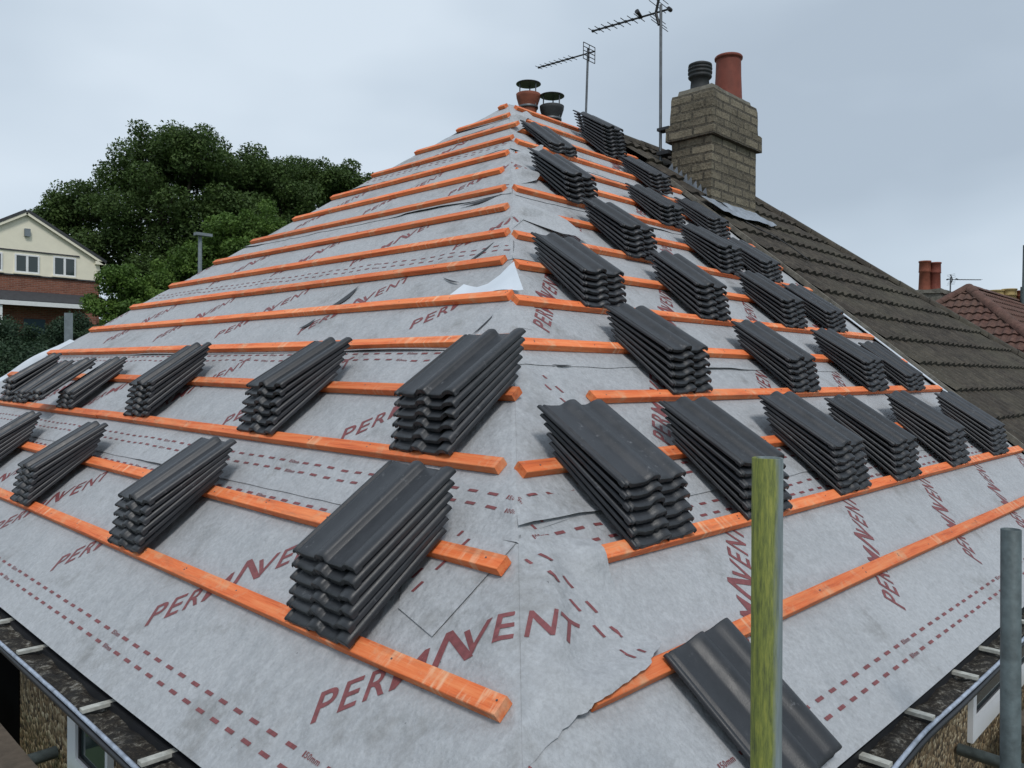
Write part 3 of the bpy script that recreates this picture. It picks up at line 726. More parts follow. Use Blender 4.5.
def ridge_line(name, a, b, r, mat, parent, n=None, seed=1, drop=.03):
    a = Vector(a); b = Vector(b); ln = (b-a).length; n = n or int(ln/.42); rr = random.Random(seed); mb = MB()
    d = (b-a).normalized(); side = d.cross(Vector((0, 0, 1))).normalized(); up = side.cross(d)
    for i in range(n):
        p0 = a+d*(ln*i/n+.004); p1 = a+d*(ln*(i+1)/n-.004); k = rr.uniform(-.003, .003); r0 = r*rr.uniform(.99, 1.02)
        V = []
        for p, q in ((p0, r0*1.015), (p1, r0*.99)):
            for j in range(9):
                t = math.pi*j/8; V.append(p+side*math.cos(t)*q+up*(math.sin(t)*q*.8-drop+k))
        mb.add(V, [(j, j+1, 10+j, 9+j) for j in range(8)], True); mb.add(V, [tuple(range(9)), tuple(reversed(range(9, 18)))])
    return mb.build(name, mat, parent)
ridge_line('ridge_tiles', (PARTY, A, A*TP+.05), (X2-A, A, A*TP+.05), .11, M['old'], nb)
ridge_line('hip_tiles', (X2-A+.02, A-.02, A*TP+.05), (X2+.3, -.3, -.3*TP+.06), .11, M['old'], nb, seed=4)
MB().box((0, 0, 0), (.022, 4.3, .045), frame('R', PARTY+.015, .2, .012)).build('mortared_verge', M['mortar'], nb)
# lead soaker strip down the joint
mb = MB(); mb.box((0, 0, 0), (.05, 1.25, .004), frame('R', PARTY-.042, .95, .028)); o = mb.build('lead_soaker', M['under'], nb)

# chimney on the joint -------------------------------------------------------
ch = empty('chimney_stack', (6.5, 3.3, 2)); tag(ch, 'buff brick chimney stack with a corbel band and two pots', 'chimney', None)
cx0, cx1, cy0, cy1 = 6.03, 6.98, 3.09, 3.57
def worn_box(name, a, b, mat, parent, amp=.008, sub=.09, sd=0, rnd=0):
    bm = bmesh.new(); bmesh.ops.create_cube(bm, size=1)
    for v in bm.verts: v.co = Vector([a[i]+(v.co[i]+.5)*(b[i]-a[i]) for i in range(3)])
    for ax in range(3):
        k = a[ax]+sub
        while k < b[ax]-.01:
            c = [0, 0, 0]; c[ax] = k; nn = [0, 0, 0]; nn[ax] = 1
            bmesh.ops.bisect_plane(bm, geom=bm.verts[:]+bm.edges[:]+bm.faces[:], plane_co=c, plane_no=nn, dist=1e-5); k += sub
    ctr = (Vector(a)+Vector(b))/2
    for v in bm.verts:
        n = mnoise.noise_vector(v.co*7+Vector((sd, 0, 0))); v.co += n*amp
        if rnd and v.co.z > b[2]-rnd:
            t = (v.co.z-(b[2]-rnd))/rnd
            for ax in (0, 1): v.co[ax] = ctr[ax]+(v.co[ax]-ctr[ax])*(1-.05*t*t)
    me = bpy.data.meshes.new(name); bm.to_mesh(me); bm.free(); return place(link(name, me, mat), parent)
worn_box('shaft', (cx0, cy0, 1.7), (cx1, cy1, 3.215), M['chim'], ch, .009)
worn_box('corbel_band', (cx0-.045, cy0-.045, 3.215), (cx1+.05, cy1+.05, 3.385), M['chim'], ch, .010, sd=3)
worn_box('upper_courses', (cx0-.012, cy0-.012, 3.385), (cx1+.012, cy1+.012, 3.70), M['chim'], ch, .012, sd=6, rnd=.12)
worn_box('mortar_flaunching', (cx0+.04, cy0+.04, 3.695), (cx1-.04, cy1-.04, 3.76), M['mortar'], ch, .012, sub=.06, sd=9, rnd=.07)
mb = MB(); px, py = 6.72, 3.30
mb.lathe((px, py, 3.70), [(.160, 0), (.156, .02), (.150, .10), (.138, .34), (.134, .50), (.136, .515), (.150, .52), (.152, .54), (.143, .552), (.125, .553), (.122, .50), (.118, .2)], 36)
mb.build('chimney_pot', M['terracotta'], ch)['label'] = 'tall red terracotta pot'
mb = MB(); px, py = 6.20, 3.34
mb.lathe((px, py, 3.70), [(.118, 0), (.112, .03), (.100, .08), (.094, .17), (.108, .175), (.122, .19), (.124, .20), (.116, .21), (.116, .225), (.126, .23), (.127, .245), (.116, .25), (.116, .265), (.126, .27), (.127, .285), (.116, .29), (.116, .30), (.125, .305), (.122, .325), (.09, .34), (.02, .345), (.001, .345)], 30)
mb.build('chimney_pot', M['sooty'], ch)['label'] = 'short black louvred pot'
# lead flashing: stepped side pieces and the front apron
mb = MB()
for i in range(9):
    y = cy0+.03+i*.058; z = y*TP
    if y > cy1: break
    mb.add([(cx0-.012, y-.02, z-.03), (cx0-.012, y+.13, z+.095), (cx0-.012-.003*(i % 2), y+.02, z+.20)], [(0, 1, 2)])
mb.build('stepped_flashing', M['lead'], ch)
apr = []
for k in range(6):
    t = k/5; row = []
    for i in range(40):
        s = i/39; u = 5.70+s*1.15; y = cy0/CO-.015-t*.30
        h = .105+.02*mnoise.noise(Vector((u*7, t*3, 2)))+.01*math.sin(u*9)*t+(.03*math.exp(-((s-.97)/.05)**2)*t)
        row.append(face('R', u+.02*t, y, h).tolist())
    apr.append(row)
grid_mesh('lead_apron', np.array(apr), M['lead'], ch)
MB().box((cx0-.01, cy0-.055, cy0*TP-.10), (cx1+.02, cy0-.047, cy0*TP+.055)).build('apron_upstand', M['lead'], ch)
mb = MB(); mb.path([tuple(face('R', 5.95+.5*t, 3.93-1.0*t*t-.0, .09+.02*math.sin(9*t)).tolist()) for t in [i/10 for i in range(11)]], .006, 6)
mb.build('aerial_cable', M['darkmetal'], ch)

# second chimney behind the ridge -----------------------------------------
c2 = empty('rear_chimney', (6.2, 5.6, 2)); tag(c2, 'rear chimney behind the roof peak with two cowled pots', 'chimney')
worn_box('shaft', (5.85, 5.28, 1.5), (6.50, 5.95, 3.80), M['chim'], c2, .006)
def cowled(px, py, z, mat, lab, s=1):
    mb = MB(); mb.lathe((px, py, z), [(.11*s, 0), (.105*s, .12), (.112*s, .16), (.115*s, .19), (.125*s, .22), (.15*s, .30), (.155*s, .34), (.14*s, .345), (.13*s, .30)], 26)
    p = mb.build('chimney_pot', mat, c2); p['label'] = lab
    mb = MB(); mb.lathe((px, py, z), [(.001, .505), (.10*s, .495), (.155*s, .475), (.157*s, .468), (.10*s, .478), (.001, .483)], 26)
    for t in (0.6, 2.7, 4.8): mb.tube((px+.115*math.cos(t), py+.115*math.sin(t), z+.18), (px+.115*math.cos(t), py+.115*math.sin(t), z+.485), .009, n=6)
    mb.lathe((px, py, z), [(.121*s, .16), (.126*s, .165), (.126*s, .185), (.121*s, .19)], 26)
    o = mb.build('cowl', M['metal']); o.parent = p; o.matrix_parent_inverse = Matrix.Identity(4)
cowled(6.08, 5.72, 3.90, M['terra2'], 'red clay pot with a flat metal rain cap')
cowled(6.29, 5.51, 3.755, M['sooty'], 'sooty black pot with a flat metal rain cap')

# ------------------------------------------------------------------ TV aerials
def aerial(base, top, tip, nel, el, label, refl, mat=M['darkmetal'], mr=.016, name='tv_aerial'):
    base, top, tip = Vector(base), Vector(top), Vector(tip)
    root = empty(name, base); tag(root, label, 'tv aerial', 'tv aerials on the roofs')
    MB().tube(base, top, mr, n=10).build('mast', M['metal'], root)
    b0 = top-Vector((0, 0, .07)); d = (tip-b0); ln = d.length; d.normalize(); side = d.cross(Vector((0, 0, 1))).normalized(); up = Vector((0, 0, 1))
    mb = MB(); mb.tube(b0-d*.12, tip, .011, n=8); mb.build('boom', mat, root)
    mb = MB()
    for i in range(nel):
        t = .30+.69*i/(nel-1); p = b0+d*ln*t; w = el*(1-.25*i/nel)
        mb.tube(p-side*w, p+side*w, .0045, n=5)
        mb.box(tuple(p-Vector((.012,)*3)), tuple(p+Vector((.012,)*3)))
    mb.build('elements', mat, root)
    mb = MB()
    if refl == 'x':
        c = b0+d*.06
        for s in (-1, 1):
            mb.tube(c, c+up*.15*s-d*.05-side*.02, .016, n=6)
            for k in (.06, .11, .15): q = c+up*k*s-d*.05*k/.15; mb.tube(q-side*.19, q+side*.19, .004, n=5)
        q = b0+d*.24; mb.tube(q-side*.10+up*.03, q+side*.02, .026, .012, n=8)
        q = b0-d*.10; mb.tube(q-side*.02, q+side*.04, .022, n=8)
    else:
        c = b0-d*.02
        for k in (-.11, -.055, 0, .055, .11): mb.tube(c+up*k-side*.13, c+up*k+side*.13, .006, n=5)
        for s in (-.13, 0, .13): mb.tube(c+side*s-up*.11, c+side*s+up*.11, .006, n=5)
    mb.build('reflector', mat, root); return root
aerial((6.02, 3.70, 2.95), (6.06, 3.75, 4.74), (5.97, 4.62, 4.68), 8, .12, 'tall television aerial strapped to the side of the buff brick chimney', 'x')
aerial((7.32, 5.86, 1.9), (7.39, 5.83, 5.24), (7.37, 6.74, 5.20), 8, .10, 'shorter television aerial on a thin mast behind the ridge', 'grid')
MB().box((5.985, 3.58, 3.36), (6.10, 3.73, 3.39)).build('mast_bracket', M['darkmetal'], ch)
MB().box((5.985, 3.58, 3.10), (6.10, 3.73, 3.14)).build('mast_bracket', M['darkmetal'], ch)

# ------------------------------------------------------------------ scaffolding
def tube_obj(name, a, b, mat, label, cat='scaffold tube', r=.0242, hollow=True):
    a = Vector(a); b = Vector(b); root_z = Vector((0, 0, 1)).rotation_difference(b-a); ln = (b-a).length
    mb = MB(); mb.lathe((0, 0, 0), [(r*.86, ln-.05), (r*.86, ln-.0006), (r*.94, ln), (r, ln-.001), (r, 0), (r*.9, 0)], 32)
    mb.lathe((0, 0, ln-.05), [(r*.86, 0), (.0001, 0)], 32)
    o = mb.build(name, mat); o.matrix_world = Matrix.Translation(a) @ root_z.to_matrix().to_4x4()
    return tag(o, label, cat, 'scaffold tubes around the eaves')
tube_obj('scaffold_post', (-.056, -.629, GROUND), (-.0465, -.5803, .626), M['moss'], 'upright scaffold post streaked with yellow-green algae, in the foreground')
tube_obj('scaffold_post', (1.172, -.714, GROUND), (1.1813, -.6581, .3584), M['galv'], 'plain grey upright scaffold post near the right picture edge')
tube_obj('scaffold_tube', (-1.9, 2.34, -.822), (-.212, 2.40, -.815), M['galv'], 'horizontal scaffold tube butting the left wall beside the window')
tube_obj('scaffold_tube', (2.42, -1.9, -.825), (2.46, -.212, -.805), M['galv'], 'horizontal scaffold tube butting the right pebbledash wall')
for i in range(6):
    y = .0
    o = MB().box((0, 0, 0), (.222, 7.5, .038)).build('scaffold_board', M['board']); o.location = (-.33-.228*(i+1), .9, -.799+.0015*(i % 2))
    tag(o, ['scaffold board nearest the left wall, in the lower left corner', 'scaffold board second out from the left wall', 'scaffold board third out from the left wall', 'scaffold board fourth out from the left wall', 'scaffold board fifth out from the left wall', 'outermost scaffold board along the left wall'][i], 'scaffold board', 'scaffold boards')
for i in range(5):
    o = MB().box((0, 0, 0), (6, .222, .038)).build('scaffold_board', M['board']); o.location = (2.80, -.33-.228*(i+1), -.799+.0015*(i % 2))
    tag(o, ['scaffold board nearest the right wall', 'scaffold board second out from the right wall', 'scaffold board third out from the right wall', 'scaffold board fourth out from the right wall', 'outermost scaffold board along the right wall'][i], 'scaffold board', 'scaffold boards')

# ------------------------------------------------------------------ terrain
def gz(x, y):
    t = min(1, max(0, (y-12)/26)); s = t*t*(3-2*t)
    return GROUND-.02+4.1*s+.35*mnoise.noise(Vector((x*.05, y*.05, 0)))*min(1, max(0, math.hypot(x, y)/30-.3))
n = 90; xs = np.concatenate([np.linspace(-600, -60, 12), np.linspace(-55, 90, 66), np.linspace(100, 700, 12)])
P = np.array([[(x, y, gz(x, y)) for x in xs] for y in xs]); g = grid_mesh('ground', P, M['grass']); g['kind'] = 'structure'
o = MB().box((-6, -6, GROUND-.2), (30, -.5, GROUND+.012)).build('path', M['board']); o['kind'] = 'structure'

# ------------------------------------------------------------------ the gabled house on the left
gh = empty('gabled_house', (9.7, 45, 1)); tag(gh, 'cream and red brick gabled house with a tiled porch, at far left', 'house')
Y = 41.5; xa, xl, xr = 9.69, 6.50, 12.92; ze, za = 6.06, 8.0; zg = .6
MB().box((xl, Y, zg), (xr, Y+9, 5.03)).build('brick_wall', M['redbrick'], gh)
mb = MB(); y0 = Y-.03
mb.add([(xl-.02, y0, 5.03), (xr+.02, y0, 5.03), (xr+.02, y0, ze), (xa, y0, za-.05), (xl-.02, y0, ze), (xl-.02, Y+9, 5.03), (xr+.02, Y+9, 5.03), (xr+.02, Y+9, ze), (xa, Y+9, za-.05), (xl-.02, Y+9, ze)],
       [(0, 1, 2, 3, 4), (9, 8, 7, 6, 5), (1, 6, 7, 2), (5, 0, 4, 9), (0, 5, 6, 1)]); mb.build('rendered_gable', M['cream'], gh)
rf = MB(); sl = (za-5.98)/(13.12-xa)
for s in (-1, 1):
    a = Vector((xa, 0, za)); b = Vector((xa+s*(13.16-xa), 0, 5.95)); nn = Vector((sl*s, 0, 1)).normalized()*.13
    v = [(p+q) for q in (Vector(), nn) for p in (a+Vector((0, Y-.22, 0)), b+Vector((0, Y-.22, 0)), b+Vector((0, Y+9.2, 0)), a+Vector((0, Y+9.2, 0)))]
    rf.add(v, [(0, 1, 2, 3), (7, 6, 5, 4), (0, 4, 5, 1), (1, 5, 6, 2), (2, 6, 7, 3), (3, 7, 4, 0)])
    bb = MB(); v = [(p+q) for q in (-nn*.9, nn*.0) for p in (a+Vector((0, Y-.20, 0)), b+Vector((0, Y-.20, 0)), b+Vector((0, Y-.17, 0)), a+Vector((0, Y-.17, 0)))]
    bb.add(v, [(0, 1, 2, 3), (7, 6, 5, 4), (0, 4, 5, 1), (1, 5, 6, 2), (2, 6, 7, 3), (3, 7, 4, 0)]); bb.build('bargeboard', M['cream'], gh)
rf.build('roof', M['slate'], gh)
MB().box((xr-.22, Y-.2, 5.86), (xr+.24, Y-.03, 6.02)).build('eave_box', M['cream'], gh)
def fwin(x0, x1, z0, z1, yy, nm='window'):
    mb = MB(); t = .07; m = (x0+x1)/2
    mb.box((x0, yy-.06, z0), (x0+t, yy, z1)); mb.box((x1-t, yy-.06, z0), (x1, yy, z1)); mb.box((x0+t, yy-.059, z0), (x1-t, yy, z0+t)); mb.box((x0+t, yy-.059, z1-t), (x1-t, yy, z1)); mb.box((m-.05, yy-.055, z0+t), (m+.05, yy, z1-t))
    w = mb.build('window', M['white'], gh)
    for a, b in ((x0+t, m-.05), (m+.05, x1-t)):
        g = MB().box((a, yy-.03, z0+t), (b, yy-.02, z1-t)).build('pane', M['glass']); g.parent = w; g.matrix_parent_inverse = Matrix.Identity(4)
    s = MB().box((x0-.05, yy-.10, z0-.07), (x1+.05, yy-.002, z0-.003)).build('sill', M['cream']); s.parent = w; s.matrix_parent_inverse = Matrix.Identity(4)
fwin(9.21, 10.24, 5.14, 6.01, y0); fwin(10.83, 11.83, 5.14, 6.07, y0); fwin(7.5, 8.72, 5.14, 6.0, y0)
MB().box((xl, y0-.05, 6.14), (11.99, y0-.001, 6.20)).build('drip_rail', M['slate'], gh)
MB().box((xl, y0-.04, 4.99), (xr+.03, y0-.001, 5.055)).build('string_course', M['slate'], gh)
MB().box((9.60, y0-.14, 6.86), (9.84, y0-.001, 7.22)).build('vent_box', M['galvpale'], gh)
mb = MB(); mb.add([(xl-2, Y-1.25, 3.78), (12.42, Y-1.25, 3.78), (12.42, Y-.002, 4.28), (xl-2, Y-.002, 4.28), (xl-2, Y-1.25, 3.70), (12.42, Y-1.25, 3.70), (12.42, Y-.002, 3.70), (xl-2, Y-.002, 3.70)], [(0, 1, 2, 3), (4, 7, 6, 5), (1, 5, 6, 2), (0, 3, 7, 4), (0, 4, 5, 1)])
mb.build('porch_roof', M['slate'], gh)
MB().box((xl-2, Y-1.31, 3.53), (12.44, Y-1.27, 3.73)).build('fascia', M['white'], gh)
MB().box((9.6, Y-.05, zg), (10.5, Y-.003, 3.0)).build('door', M['fibre'], gh)
MB().box((11.9, Y-1.2, zg), (12.4, Y-.9, 3.52)).build('porch_pier', M['redbrick'], gh)
MB().box((8.30, Y-1.23, zg), (8.45, Y-1.13, 3.5)).build('porch_post', M['white'], gh)
o = MB().box((5.80, 22.6, gz(6, 22)-.2), (5.98, 22.72, 2.22)).build('steel_post', M['galvpale']); tag(o, 'plain grey steel post standing before the hedge and porch', 'post')

# street lamp
lp = empty('street_lamp', (11.19, 26.3, gz(11, 26))); tag(lp, 'grey street lamp rising behind the left roof slope in front of trees', 'street lamp')
MB().tube((11.19, 26.3, gz(11, 26)), (11.19, 26.3, 5.5), .085, .065, n=12).build('column', M['galvpale'], lp)
mb = MB(); mb.box((10.98, 26.1, 5.40), (11.55, 26.35, 5.50)); mb.build('lamp_head', M['galvpale'], lp)

# ------------------------------------------------------------------ red-brown roof and chimneys at the right
rh = empty('red_roofed_house', (25, 4, GROUND)); tag(rh, 'distant house with red-brown tiled hipped roof at the right edge', 'house')
ax, ay, az = 23.32, 5.18, 3.2; a2 = 4.4; ex0 = ax-a2; ey0 = ay-a2; ez = az-a2*TP
def mapR(u, v, h): P = face('R', u, v, h); return P+np.array([ex0, ey0, ez])
def mapL(u, v, h): P = face('L', u, v, h); return P+np.array([ex0, ey0, ez])
tiled_face('front_slope', mapR, lambda v: v*CO, lambda v: 14, -.3, a2/CO, .33, .2, .05, M['redtile'], rh, du=.05, step=.05, seed=3)
tiled_face('hip_end', mapL, lambda v: v*CO, lambda v: 2*a2-v*CO, -.3, a2/CO, .33, .2, .05, M['redtile'], rh, du=.05, step=.05, seed=8)
ridge_line('hip_tiles', (ax, ay, az+.05), (ex0-.2, ey0-.2, ez-.1), .15, M['redtile'], rh, seed=2)
ridge_line('hip_tiles', (ax, ay, az+.05), (ex0-.2, ey0+2*a2+.2, ez-.1), .15, M['redtile'], rh, seed=3)
ridge_line('ridge_tiles', (ax, ay, az+.07), (ax+12, ay, az+.07), .10, M['redtile'], rh, seed=5)
mb = MB(); mb.add([(ex0, ey0+2*a2, ez), (ex0+14, ey0+2*a2, ez), (ax+12, ay, az), (ax, ay, az)], [(0, 1, 2, 3)]); mb.build('rear_slope', M['redtile'], rh)
MB().box((ex0+.3, ey0+.3, GROUND-.5), (ex0+14, ey0+2*a2-.3, ez)).build('wall', M['redbrick'], rh)
def pots_stack(name, x, y, z0, z1, w, d, pots, label, mat):
    r = empty(name, (x, y, z0)); tag(r, label, 'chimney')
    worn_box('shaft', (x-w/2, y-d/2, z0), (x+w/2, y+d/2, z1), mat, r, .01, sub=.2)
    worn_box('cap', (x-w/2-.05, y-d/2-.05, z1), (x+w/2+.05, y+d/2+.05, z1+.12), M['mortar'], r, .02, sub=.15)
    for px, py, h, rad, m in pots:
        MB().lathe((px, py, z1+.1), [(rad*1.05, 0), (rad, .1), (rad*.92, h*.62), (rad*1.05, h*.64), (rad*1.0, h*.68), (rad*.96, h-.05), (rad*1.06, h-.04), (rad*1.06, h), (rad*.8, h), (rad*.75, h*.5)], 20).build('chimney_pot', m, r)
    return r
pots_stack('chimney_stack', 24.75, 6.55, 1.0, 3.22, .9, .75, [(24.70, 6.72, .92, .165, M['terra2']), (24.92, 6.50, .88, .165, M['terracotta'])], 'distant chimney with two joined tall red pots behind the old roof', M['mortar'])
pots_stack('chimney_stack', 29.0, 5.55, 1.0, 2.98, 1.2, .8, [(28.75, 5.75, .55, .22, M['pale_clay']), (29.1, 5.45, .6, .22, M['pale_clay']), (29.4, 5.15, .55, .2, M['terra2'])], 'distant chimney with yellow clay pots behind red-brown ridge', M['mortar'])
aerial((24.85, 6.05, 2.6), (24.85, 6.05, 3.72), (25.55, 5.42, 3.66), 8, .11, 'small distant television aerial beside the two red pots', 'x', mr=.02)
o = MB().tube((28.85, 5.0, 1.0), (28.85, 5.0, 3.7), .09, .085).tube((28.85, 5.0, 3.7), (28.85, 5.0, 5.05), .04, .04).build('mast_pole', M['galv']); tag(o, 'thin grey pole cut by the right picture edge', 'pole')

# ------------------------------------------------------------------ trees and hedges
def leaves(name, blobs, n, size, mat, parent, seed, flat=.75):
    r = np.random.default_rng(seed); bl = np.array([b[:3] for b in blobs]); br = np.array([b[3] for b in blobs])
    w = br**2; idx = r.choice(len(blobs), n, p=w/w.sum())
    d = r.normal(size=(n, 3)); d /= np.linalg.norm(d, axis=1)[:, None]
    rad = br[idx]*(1-.55*r.random(n)**2.2); c = bl[idx]+d*rad[:, None]*np.array([1, 1, flat])
    c += r.normal(size=(n, 3))*.08*br[idx][:, None]
    nn = d*.5+r.normal(size=(n, 3))*.6+np.array([0, 0, .5]); nn /= np.linalg.norm(nn, axis=1)[:, None]
    t = np.cross(nn, r.normal(size=(n, 3))); t /= np.linalg.norm(t, axis=1)[:, None]; b = np.cross(nn, t)
    s = (size*(.5+r.random(n)))[:, None]
    V = np.stack([c-t*s, c-b*s*.55, c+t*s, c+b*s*.55], 1).reshape(-1, 3)
    me = bpy.data.meshes.new(name); me.vertices.add(4*n); me.vertices.foreach_set('co', V.ravel())
    me.loops.add(4*n); me.loops.foreach_set('vertex_index', np.arange(4*n)); me.polygons.add(n)
    me.polygons.foreach_set('loop_start', np.arange(0, 4*n, 4)); me.polygons.foreach_set('loop_total', np.full(n, 4)); me.update(calc_edges=True)
    o = link(name, me, mat); return place(o, parent)
def tree(name, x, y, z0, lobes, n, size, mat, label, seed, tr=.35, group=None, cat='tree', sub=9):
    """lobes: list of (dx,dy,z,r) main masses; each is broken into smaller clumps"""
    rr = random.Random(seed); root = empty(name, (x, y, z0)); tag(root, label, cat, group)
    blobs = []; mb = MB(); top = max(l[2] for l in lobes); base = min(l[2]-l[3] for l in lobes)
    fork = Vector((x, y, z0+(base-z0)*.8+.3)) if base > z0 else Vector((x, y, z0+.4))
    mb.tube((x, y, z0-.3), fork, tr, tr*.75, n=10)
    for dx, dy, z, r in lobes:
        c = Vector((x+dx, y+dy, z)); mid = fork.lerp(c, .55)+Vector((rr.uniform(-.3, .3), rr.uniform(-.3, .3), .3))
        mb.tube(fork, mid, tr*.5, tr*.3, n=7); mb.tube(mid, c, tr*.3, tr*.1, n=6)
        for k in range(sub):
            d = Vector((rr.gauss(0, 1), rr.gauss(0, 1), rr.gauss(.15, .8))).normalized(); q = r*rr.uniform(.26, .46)
            p = c+d*(r-q*.6)*rr.uniform(.75, 1.05); p.z = c.z+(p.z-c.z)*.85
            blobs.append((p.x, p.y, p.z, q)); mb.tube(c.lerp(fork, .1), p, tr*.12, tr*.04, n=5)
        blobs.append((c.x, c.y, c.z, r*.55))
    mb.build('trunk', M['bark'], root); leaves('crown', blobs, n, size, mat, root, seed)
    return root
fwd = Vector((.7170, .6967, 0)); rgt = Vector((.6968, -.7172, 0)); CAM = Vector((-1.2407, -1.1713, .7582))
def W2(px, dist): p = CAM+fwd*dist+rgt*((px-512)/796*dist); return p.x, p.y
def ht(py, dist, px=250): return CAM.z+(372-py+(px-512)*.0114*-1)/796*dist
def tree_px(px, dist, lob, n, size, mat, label, seed, **k):
    """lobes given as lateral offset / depth offset (m), height, radius"""
    x, y = W2(px, dist); z0 = gz(x, y)
    L2 = [(rgt.x*a+fwd.x*b, rgt.y*a+fwd.y*b, z, r) for a, b, z, r in lob]
    return tree('tree', x, y, z0, L2, n, size, mat, label, seed, **k)
G = 'dark trees behind the left roof slope'
tree_px(168, 44, [(-.6, 0, 12.6, 2.2), (-2.0, .5, 10.7, 2.3), (1.6, -.5, 11.9, 2.5), (-4.4, 0, 9.3, 2.2), (-5.9, 0, 8.8, 1.7), (-6.9, 0, 8.4, 1.2), (-5.2, 0, 7.2, 1.8), (0, -1, 9.0, 3.0), (3.2, 0, 9.6, 2.4), (-2.4, -1, 7.2, 2.3), (2.6, -.5, 6.8, 2.6), (-.2, -1, 6.0, 2.3), (.2, 1.5, 11.5, 2.2)], 125000, .082, M['leafA'], 'tallest broad dark green tree, left of the roof', 11, group=G, tr=.5, sub=12)
tree_px(252, 46, [(0, 0, 11.5, 2.4), (-2.0, 0, 11.2, 2.3), (1.8, .5, 11.0, 2.2), (0, -1, 7.8, 2.8), (2.8, 0, 8.2, 2.2), (-2.4, -.5, 7.4, 2.4), (.5, 0, 5.6, 2.6)], 70000, .082, M['leafA'], 'dark rounded tree right of the tallest one', 12, group=G, tr=.4, sub=11)
tree_px(290, 50, [(0, 0, 12.5, 1.9), (-1.8, 0, 11.8, 1.9), (1.5, 0, 11.9, 1.8), (.2, -1, 9.0, 2.4), (0, 0, 7.0, 2.4)], 50000, .082, M['leafA'], 'dark tree peeping over behind the middle of the row', 13, group=G, tr=.4, sub=10)
tree_px(335, 48, [(0, 0, 12.0, 1.8), (-1.7, 0, 11.3, 1.9), (1.5, 0, 11.1, 1.7), (0, -.6, 8.6, 2.4), (2.3, 0, 8.8, 1.5), (-1.5, 0, 7.5, 2.2)], 50000, .082, M['leafA'], 'rightmost dark tree of the row, above the upper battens', 14, group=G, tr=.4, sub=10)
G2 = 'lighter bushy trees in front of the dark row'
tree_px(232, 36, [(0, 0, 6.9, 1.3), (1.5, 0, 7.2, 1.3), (2.8, 0, 6.7, 1.2), (-1.3, 0, 5.7, 1.2), (.6, -.5, 5.4, 1.5), (2.4, -.5, 5.2, 1.4), (0, 0, 4.2, 1.6)], 40000, .066, M['leafB'], 'fresh green bushy tree behind the street lamp', 21, group=G2, tr=.2, sub=12)
tree_px(172, 36, [(0, 0, 4.9, 1.3), (-1.2, 0, 4.0, 1.2), (1.2, 0, 5.3, 1.3), (0, -.4, 3.4, 1.5), (1.8, 0, 4.2, 1.4), (-1.6, 0, 3.6, 1.3)], 30000, .066, M['leafB'], 'light green bushy tree left of the street lamp', 22, group=G2, tr=.2, sub=12)
tree_px(122, 34, [(0, 0, 4.3, 1.1), (-.6, 0, 3.3, 1.1), (.8, 0, 3.4, 1.2), (0, 0, 2.3, 1.2)], 18000, .066, M['leafB'], 'low light green bush right of the brick house corner', 23, group=G2, tr=.12, sub=11)
G3 = 'dark hedge shrubs below the porch'
for i, (px, d, z, r) in enumerate([(0, 27, 1.55, 1.15), (38, 27, 1.25, 1.1), (76, 27, 1.75, 1.0), (18, 24, .6, 1.3), (62, 24.5, .6, 1.3), (-30, 26, 1.3, 1.3), (108, 27, 1.2, 1.1)]):
    tree_px(px, d, [(0, 0, z, r), (-.7, 0, z-.5, r*.9), (.7, 0, z-.5, r*.9), (0, -.3, z-1.1, r)], 26000, .046, M['leafC'],
        ['dark conifer hedge shrub at the left picture edge', 'dark hedge shrub under the porch post', 'tallest dark hedge shrub right of the steel post', 'lower hedge shrub above the far left tiles', 'lower hedge shrub below the steel post', 'hedge shrub beyond the left edge', 'dark shrub under the brick house corner'][i], 31+i, tr=.08, group=G3, cat='shrub', sub=10)
# far tree belt so that the horizon is never bare
bl = []
for k in range(130):
    a = R_(random.uniform(0, 360)); d = random.uniform(120, 190); x, y = d*math.cos(a), d*math.sin(a)
    bl.append((x, y, gz(x, y)+random.uniform(0, 2.0), random.uniform(5, 8)))
rt = empty('far_wood'); o = leaves('far_wood', bl, 60000, .8, M['leafA'], rt, 77); o.parent = None; bpy.data.objects.remove(rt); o['kind'] = 'stuff'; tag(o, 'far-off belt of trees on the horizon', 'wood')

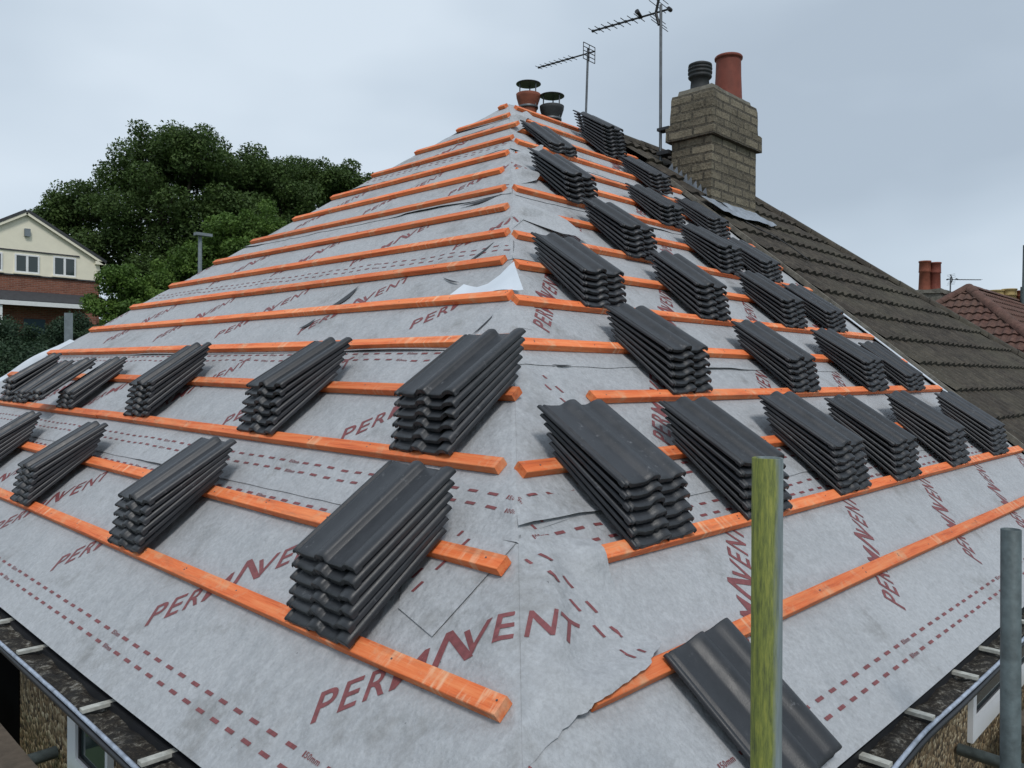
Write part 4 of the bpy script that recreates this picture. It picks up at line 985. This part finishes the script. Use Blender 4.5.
# ------------------------------------------------------------------ sky and light
w = bpy.data.worlds.new('World'); scene.world = w; w.use_nodes = True; nt = w.node_tree
bg = nt.nodes['Background']; sky = N(nt, 'ShaderNodeTexSky', sky_type='NISHITA', sun_disc=False)
SE, SR = R_(52), R_(215)
sky.sun_elevation = SE; sky.sun_rotation = SR
t = N(nt, 'ShaderNodeTexCoord'); mp = N(nt, 'ShaderNodeMapping'); mp.inputs['Scale'].default_value = (1, 1, 2.4); L(nt, t.outputs['Generated'], mp.inputs[0])
n1 = noise(nt, mp.outputs[0], 1.5, 4, .45)
cl = ramp(nt, n1, [(.34, (4.0, 4.75, 5.6)), (.50, (5.0, 5.85, 6.75)), (.66, (6.3, 7.15, 8.0))])
col = mixc(nt, .93, sky.outputs[0], cl.outputs[0])
L(nt, col, bg.inputs['Color']); bg.inputs['Strength'].default_value = .10
sd = bpy.data.lights.new('sun', 'SUN'); sd.energy = 1.5; sd.angle = R_(12); sd.color = (1, .97, .93)
so = bpy.data.objects.new('sun', sd); COL.objects.link(so)
az_ = SR; dirv = Vector((math.sin(az_)*math.cos(SE), math.cos(az_)*math.cos(SE), math.sin(SE)))
so.rotation_euler = dirv.to_track_quat('Z', 'Y').to_euler()

# ------------------------------------------------------------------ camera
yaw, pit, rol, fpx = .771507, -.0154288, .0114328, 796.0
fw = Vector((math.cos(yaw)*math.cos(pit), math.sin(yaw)*math.cos(pit), math.sin(pit))); ri = Vector((math.sin(yaw), -math.cos(yaw), 0)); up = ri.cross(fw)
r2 = ri*math.cos(rol)+up*math.sin(rol); u2 = up*math.cos(rol)-ri*math.sin(rol)
cd = bpy.data.cameras.new('camera'); cam = bpy.data.objects.new('camera', cd); COL.objects.link(cam)
cam.matrix_world = Matrix(((r2.x, u2.x, -fw.x, CAM.x), (r2.y, u2.y, -fw.y, CAM.y), (r2.z, u2.z, -fw.z, CAM.z), (0, 0, 0, 1)))
cd.sensor_width = 36; cd.lens = fpx/1024*36; cd.clip_start = .05; cd.clip_end = 2000
scene.camera = cam
scene.view_settings.view_transform = 'Standard'; scene.view_settings.look = 'None'; scene.view_settings.exposure = .17; scene.view_settings.gamma = 1
scene.render.resolution_x = 1024; scene.render.resolution_y = 768
